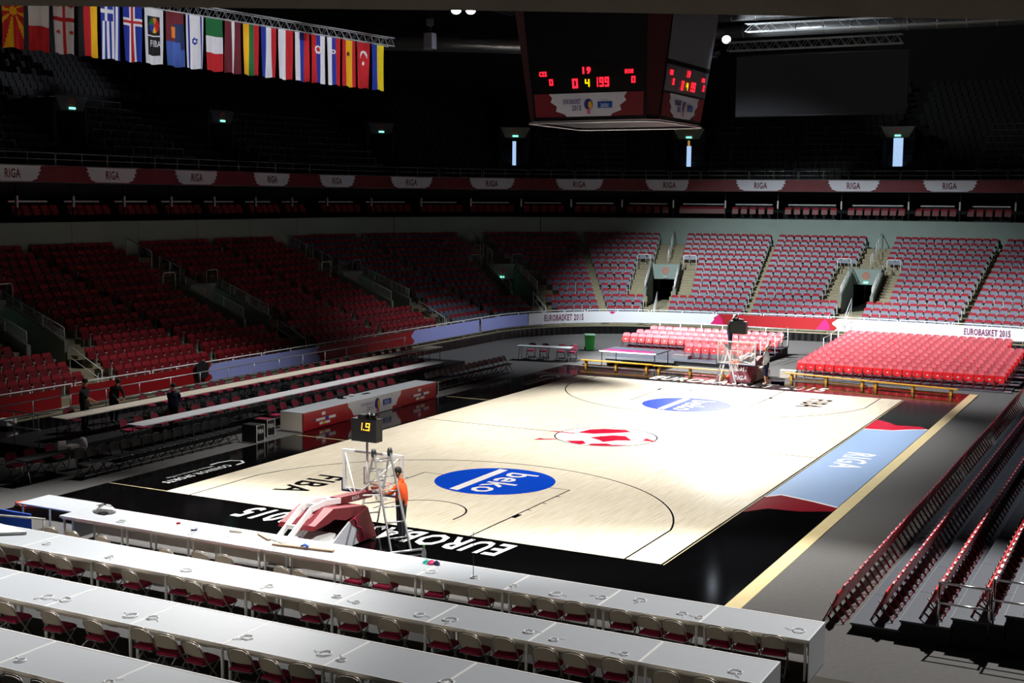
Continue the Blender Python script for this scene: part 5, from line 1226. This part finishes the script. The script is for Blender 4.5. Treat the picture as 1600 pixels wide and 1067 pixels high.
person('person in an orange t-shirt and dark trousers reaching towards the near rim', (1.22, -15.22, .02), radians(105), dict(shL=(-.18, .03, 1.42), shR=(.18, .03, 1.42), elL=(-.2, .2, 1.2), wrL=(-.12, .42, 1.17), elR=(.2, .2, 1.2), wrR=(.1, .43, 1.2), head=(0, .06, 1.6), crown=(0, .08, 1.73)),
       dict(torso='shirt_orange', arm='shirt_orange', fore='skin', leg='jeans', shin='jeans', shoe='shoe_dark'), height=1.83)
person('person in a white hoodie and navy shorts by the far goal', (1.2, 15.3, .02), radians(118), dict(elL=(-.27, -.06, 1.18), wrL=(-.2, .08, .98), elR=(.27, -.06, 1.18), wrR=(.2, .08, .98), head=(0, .0, 1.6), crown=(0, -.03, 1.73)),
       dict(torso='cloth_white', arm='cloth_white', fore='cloth_white', leg='cloth_navy', shin='skin', shoe='shoe_white'), hair='hair_grey', height=1.84)
person('person in black standing on the ladder working at the far clock', (-.52, 15.25, 1.42), radians(-80), dict(shL=(-.18, .02, 1.42), shR=(.18, .02, 1.42), elL=(-.3, .18, 1.48), wrL=(-.16, .4, 1.5), elR=(.3, .18, 1.5), wrR=(.16, .4, 1.52), chest=(0, .05, 1.32), neck=(0, .1, 1.47), head=(0, .16, 1.55), crown=(0, .2, 1.67)),
       dict(torso='cloth_black', arm='cloth_black', fore='cloth_black', leg='cloth_navy', shin='cloth_navy', shoe='shoe_dark'), hair='hair_grey')
person('person in black leaning a hand on the upper media row', (-14.95, -9.8, .4), radians(-75), dict(elR=(.22, .2, 1.18), wrR=(.15, .45, 1.08)), dict(torso='cloth_black', arm='cloth_black', fore='skin', leg='cloth_black', shin='cloth_black', shoe='shoe_dark'))
person('person in dark clothes bending behind the upper media tables', (-15.3, -8.1, .4), radians(-100), dict(chest=(0, .12, 1.28), neck=(0, .2, 1.4), head=(0, .25, 1.47), crown=(0, .29, 1.59), shL=(-.18, .12, 1.34), shR=(.18, .12, 1.34), elL=(-.24, .25, 1.1), wrL=(-.15, .4, .95), elR=(.24, .25, 1.1), wrR=(.15, .4, .95)), dict(torso='cloth_black', arm='cloth_black', fore='cloth_black', leg='cloth_black', shin='cloth_black', shoe='shoe_dark'), height=1.72)
person('person in navy standing between the two media rows', (-13.02, -7.6, .2), radians(20), dict(elL=(-.2, .16, 1.16), wrL=(-.12, .34, 1.08), elR=(.2, .16, 1.16), wrR=(.12, .34, 1.08)), dict(torso='cloth_navy', arm='cloth_navy', fore='cloth_navy', leg='cloth_black', shin='cloth_black', shoe='shoe_dark'), height=1.7)

# ------------------------------------------------------------------ far floor: benches, tables, bin
def bench(label, a, b):
    a = Vector((*a, 0)); b = Vector((*b, 0)); L = (b-a).length; t = thing('gym_bench', label, 'bench', a, math.atan2(b.y-a.y, b.x-a.x), 'gym benches by the far baseline')
    MB().box(0, L, -.12, .12, .29, .33).build('seat_plank', 'bench_wood', t); MB().box(.1, L-.1, -.025, .025, .06, .12).build('lower_beam', 'bench_wood', t)
    for x in (.3, L/2, L-.3): MB().prism([(x-.05, -.1, 0), (x+.05, -.1, 0), (x+.05, -.08, .29), (x-.05, -.08, .29)], (0, .18, 0)).build('leg', 'bench_wood', t)
bench('long wooden gym bench in front of the green bin side', (-8.9, 17.25), (-5.05, 17.25)); bench('long wooden gym bench left of the far goal', (-4.95, 17.1), (-1.1, 17.0))
bench('yellow wooden gym bench right of the far goal', (1.45, 17.75), (5.45, 17.0)); bench('yellow wooden gym bench nearest the right court corner', (5.5, 16.95), (9.4, 16.3))
tag(MB().box(1.0, 1.75, 18.25, 18.6, .0, .36).build('foam_block', 'desk_cream'), 'pale block at the left end of the red chair block', 'block')
for k, x in enumerate((-12.1, -10.65)):
    t = thing('folding_table', ['white folding table at far left, left one', 'white folding table at far left, right one'][k], 'table', (x, 18.0+.25*k, 0), .18, 'white folding tables at far left')
    MB().box(-.72, .72, -.36, .36, .71, .75).build('table_top', 'desk_white', t)
    for sx in (-.6, .6): MB().tube([(sx, -.28, 0), (sx, -.28, .02), (sx*.9, -.2, .71)], .014, 5).build('leg', 'steel_dark', t); MB().tube([(sx, .28, 0), (sx*.9, .2, .71)], .014, 5).build('leg', 'steel_dark', t)
for k, x in enumerate((-12.35, -11.65, -10.75, -10.15)): inst(CH_BURG, 'media_chair', 'burgundy chair behind the white folding tables, %s from left' % ordn(k+1), 'chair', (x, 18.5+.18*(x+12.4), 0), pi+.1, 'chairs at the white folding tables')
t = thing('stage_deck_table', 'large deck table with purple top behind the gym bench', 'table', (-6.6, 18.75, 0))
MB().box(-1.5, 1.5, -1.0, 1.0, .72, .78).build('table_top', 'stage_top', t); mb = MB(); mb.tube([(-1.5, -1.0, .75), (1.5, -1.0, .75), (1.5, 1.0, .75), (-1.5, 1.0, .75)], .03, 4, closed=True); mb.build('metal_edge', 'aluminium', t); MB().box(-1.4, 1.2, -.9, -.1, .781, .79).build('purple_cloth', 'banner_purple', t)
for x in (-1.42, 1.42):
    for y in (-.92, .92): MB().tube([(x, y, 0), (x, y, .72)], .025, 6).build('leg', 'steel_dark', t)
t = thing('wheelie_bin', 'green wheeled bin in front of the black curtain', 'bin', (-11.2, 23.4, 0), .5)
MB().add([(-.22, -.25, .06), (.22, -.25, .06), (.22, .25, .06), (-.22, .25, .06), (-.27, -.33, .86), (.27, -.33, .86), (.27, .33, .86), (-.27, .33, .86)], [(3, 2, 1, 0), (4, 5, 6, 7), (0, 1, 5, 4), (1, 2, 6, 5), (2, 3, 7, 6), (3, 0, 4, 7)]).build('body', 'bin_green', t)
MB().box(-.29, .29, -.36, .36, .86, .92).build('lid', 'bin_lid' if 'bin_lid' in M else mat('bin_lid', '#7ca88c', .5).name, t)
for x in (-.24, .24): MB().lathe([(0, -.03), (.1, -.03), (.1, .03), (0, .03)], 12, T=Matrix.Translation((x, .26, .1)) @ Matrix.Rotation(pi/2, 4, 'Y')).build('wheel', 'black_plastic', t)
for k, (x, y, a) in enumerate(((-7.1, 18.45, .1), (-6.0, 19.2, -.05))):
    t = thing('folded_frame', ['black folded steel frame lying under the deck table', 'second black folded frame under the deck table'][k], 'frame', (x, y, .0), a); MB().box(-.8, .8, -.25, .25, .02, .08).build('panel', 'stage_black', t); MB().tube([(-.8, -.25, .1), (.8, -.25, .1), (.8, .25, .1), (-.8, .25, .1)], .02, 5, closed=True).build('tube', 'steel_dark', t)
tag(MB().lathe([(0, .0), (.07, .035), (.12, .1), (.12, .14), (.07, .21), (0, .24)], 14).build('basketball', 'rim_orange', None, (-.85, 16.2, .02)), 'orange basketball lying behind the far backboard', 'ball')
tag(MB().lathe([(0, .0), (.07, .035), (.12, .1), (.12, .14), (.07, .21), (0, .24)], 14).build('basketball', 'rim_orange', None, (-.5, 16.35, .02)), 'second orange basketball right of the first one', 'ball')
tag(MB().box(-.3, .3, -.12, .12, 0, .1).build('tool_bag', 'cloth_navy', None, (1.5, 16.2, .02), .3), 'dark blue tool bag on the floor beside the yellow bench', 'bag')
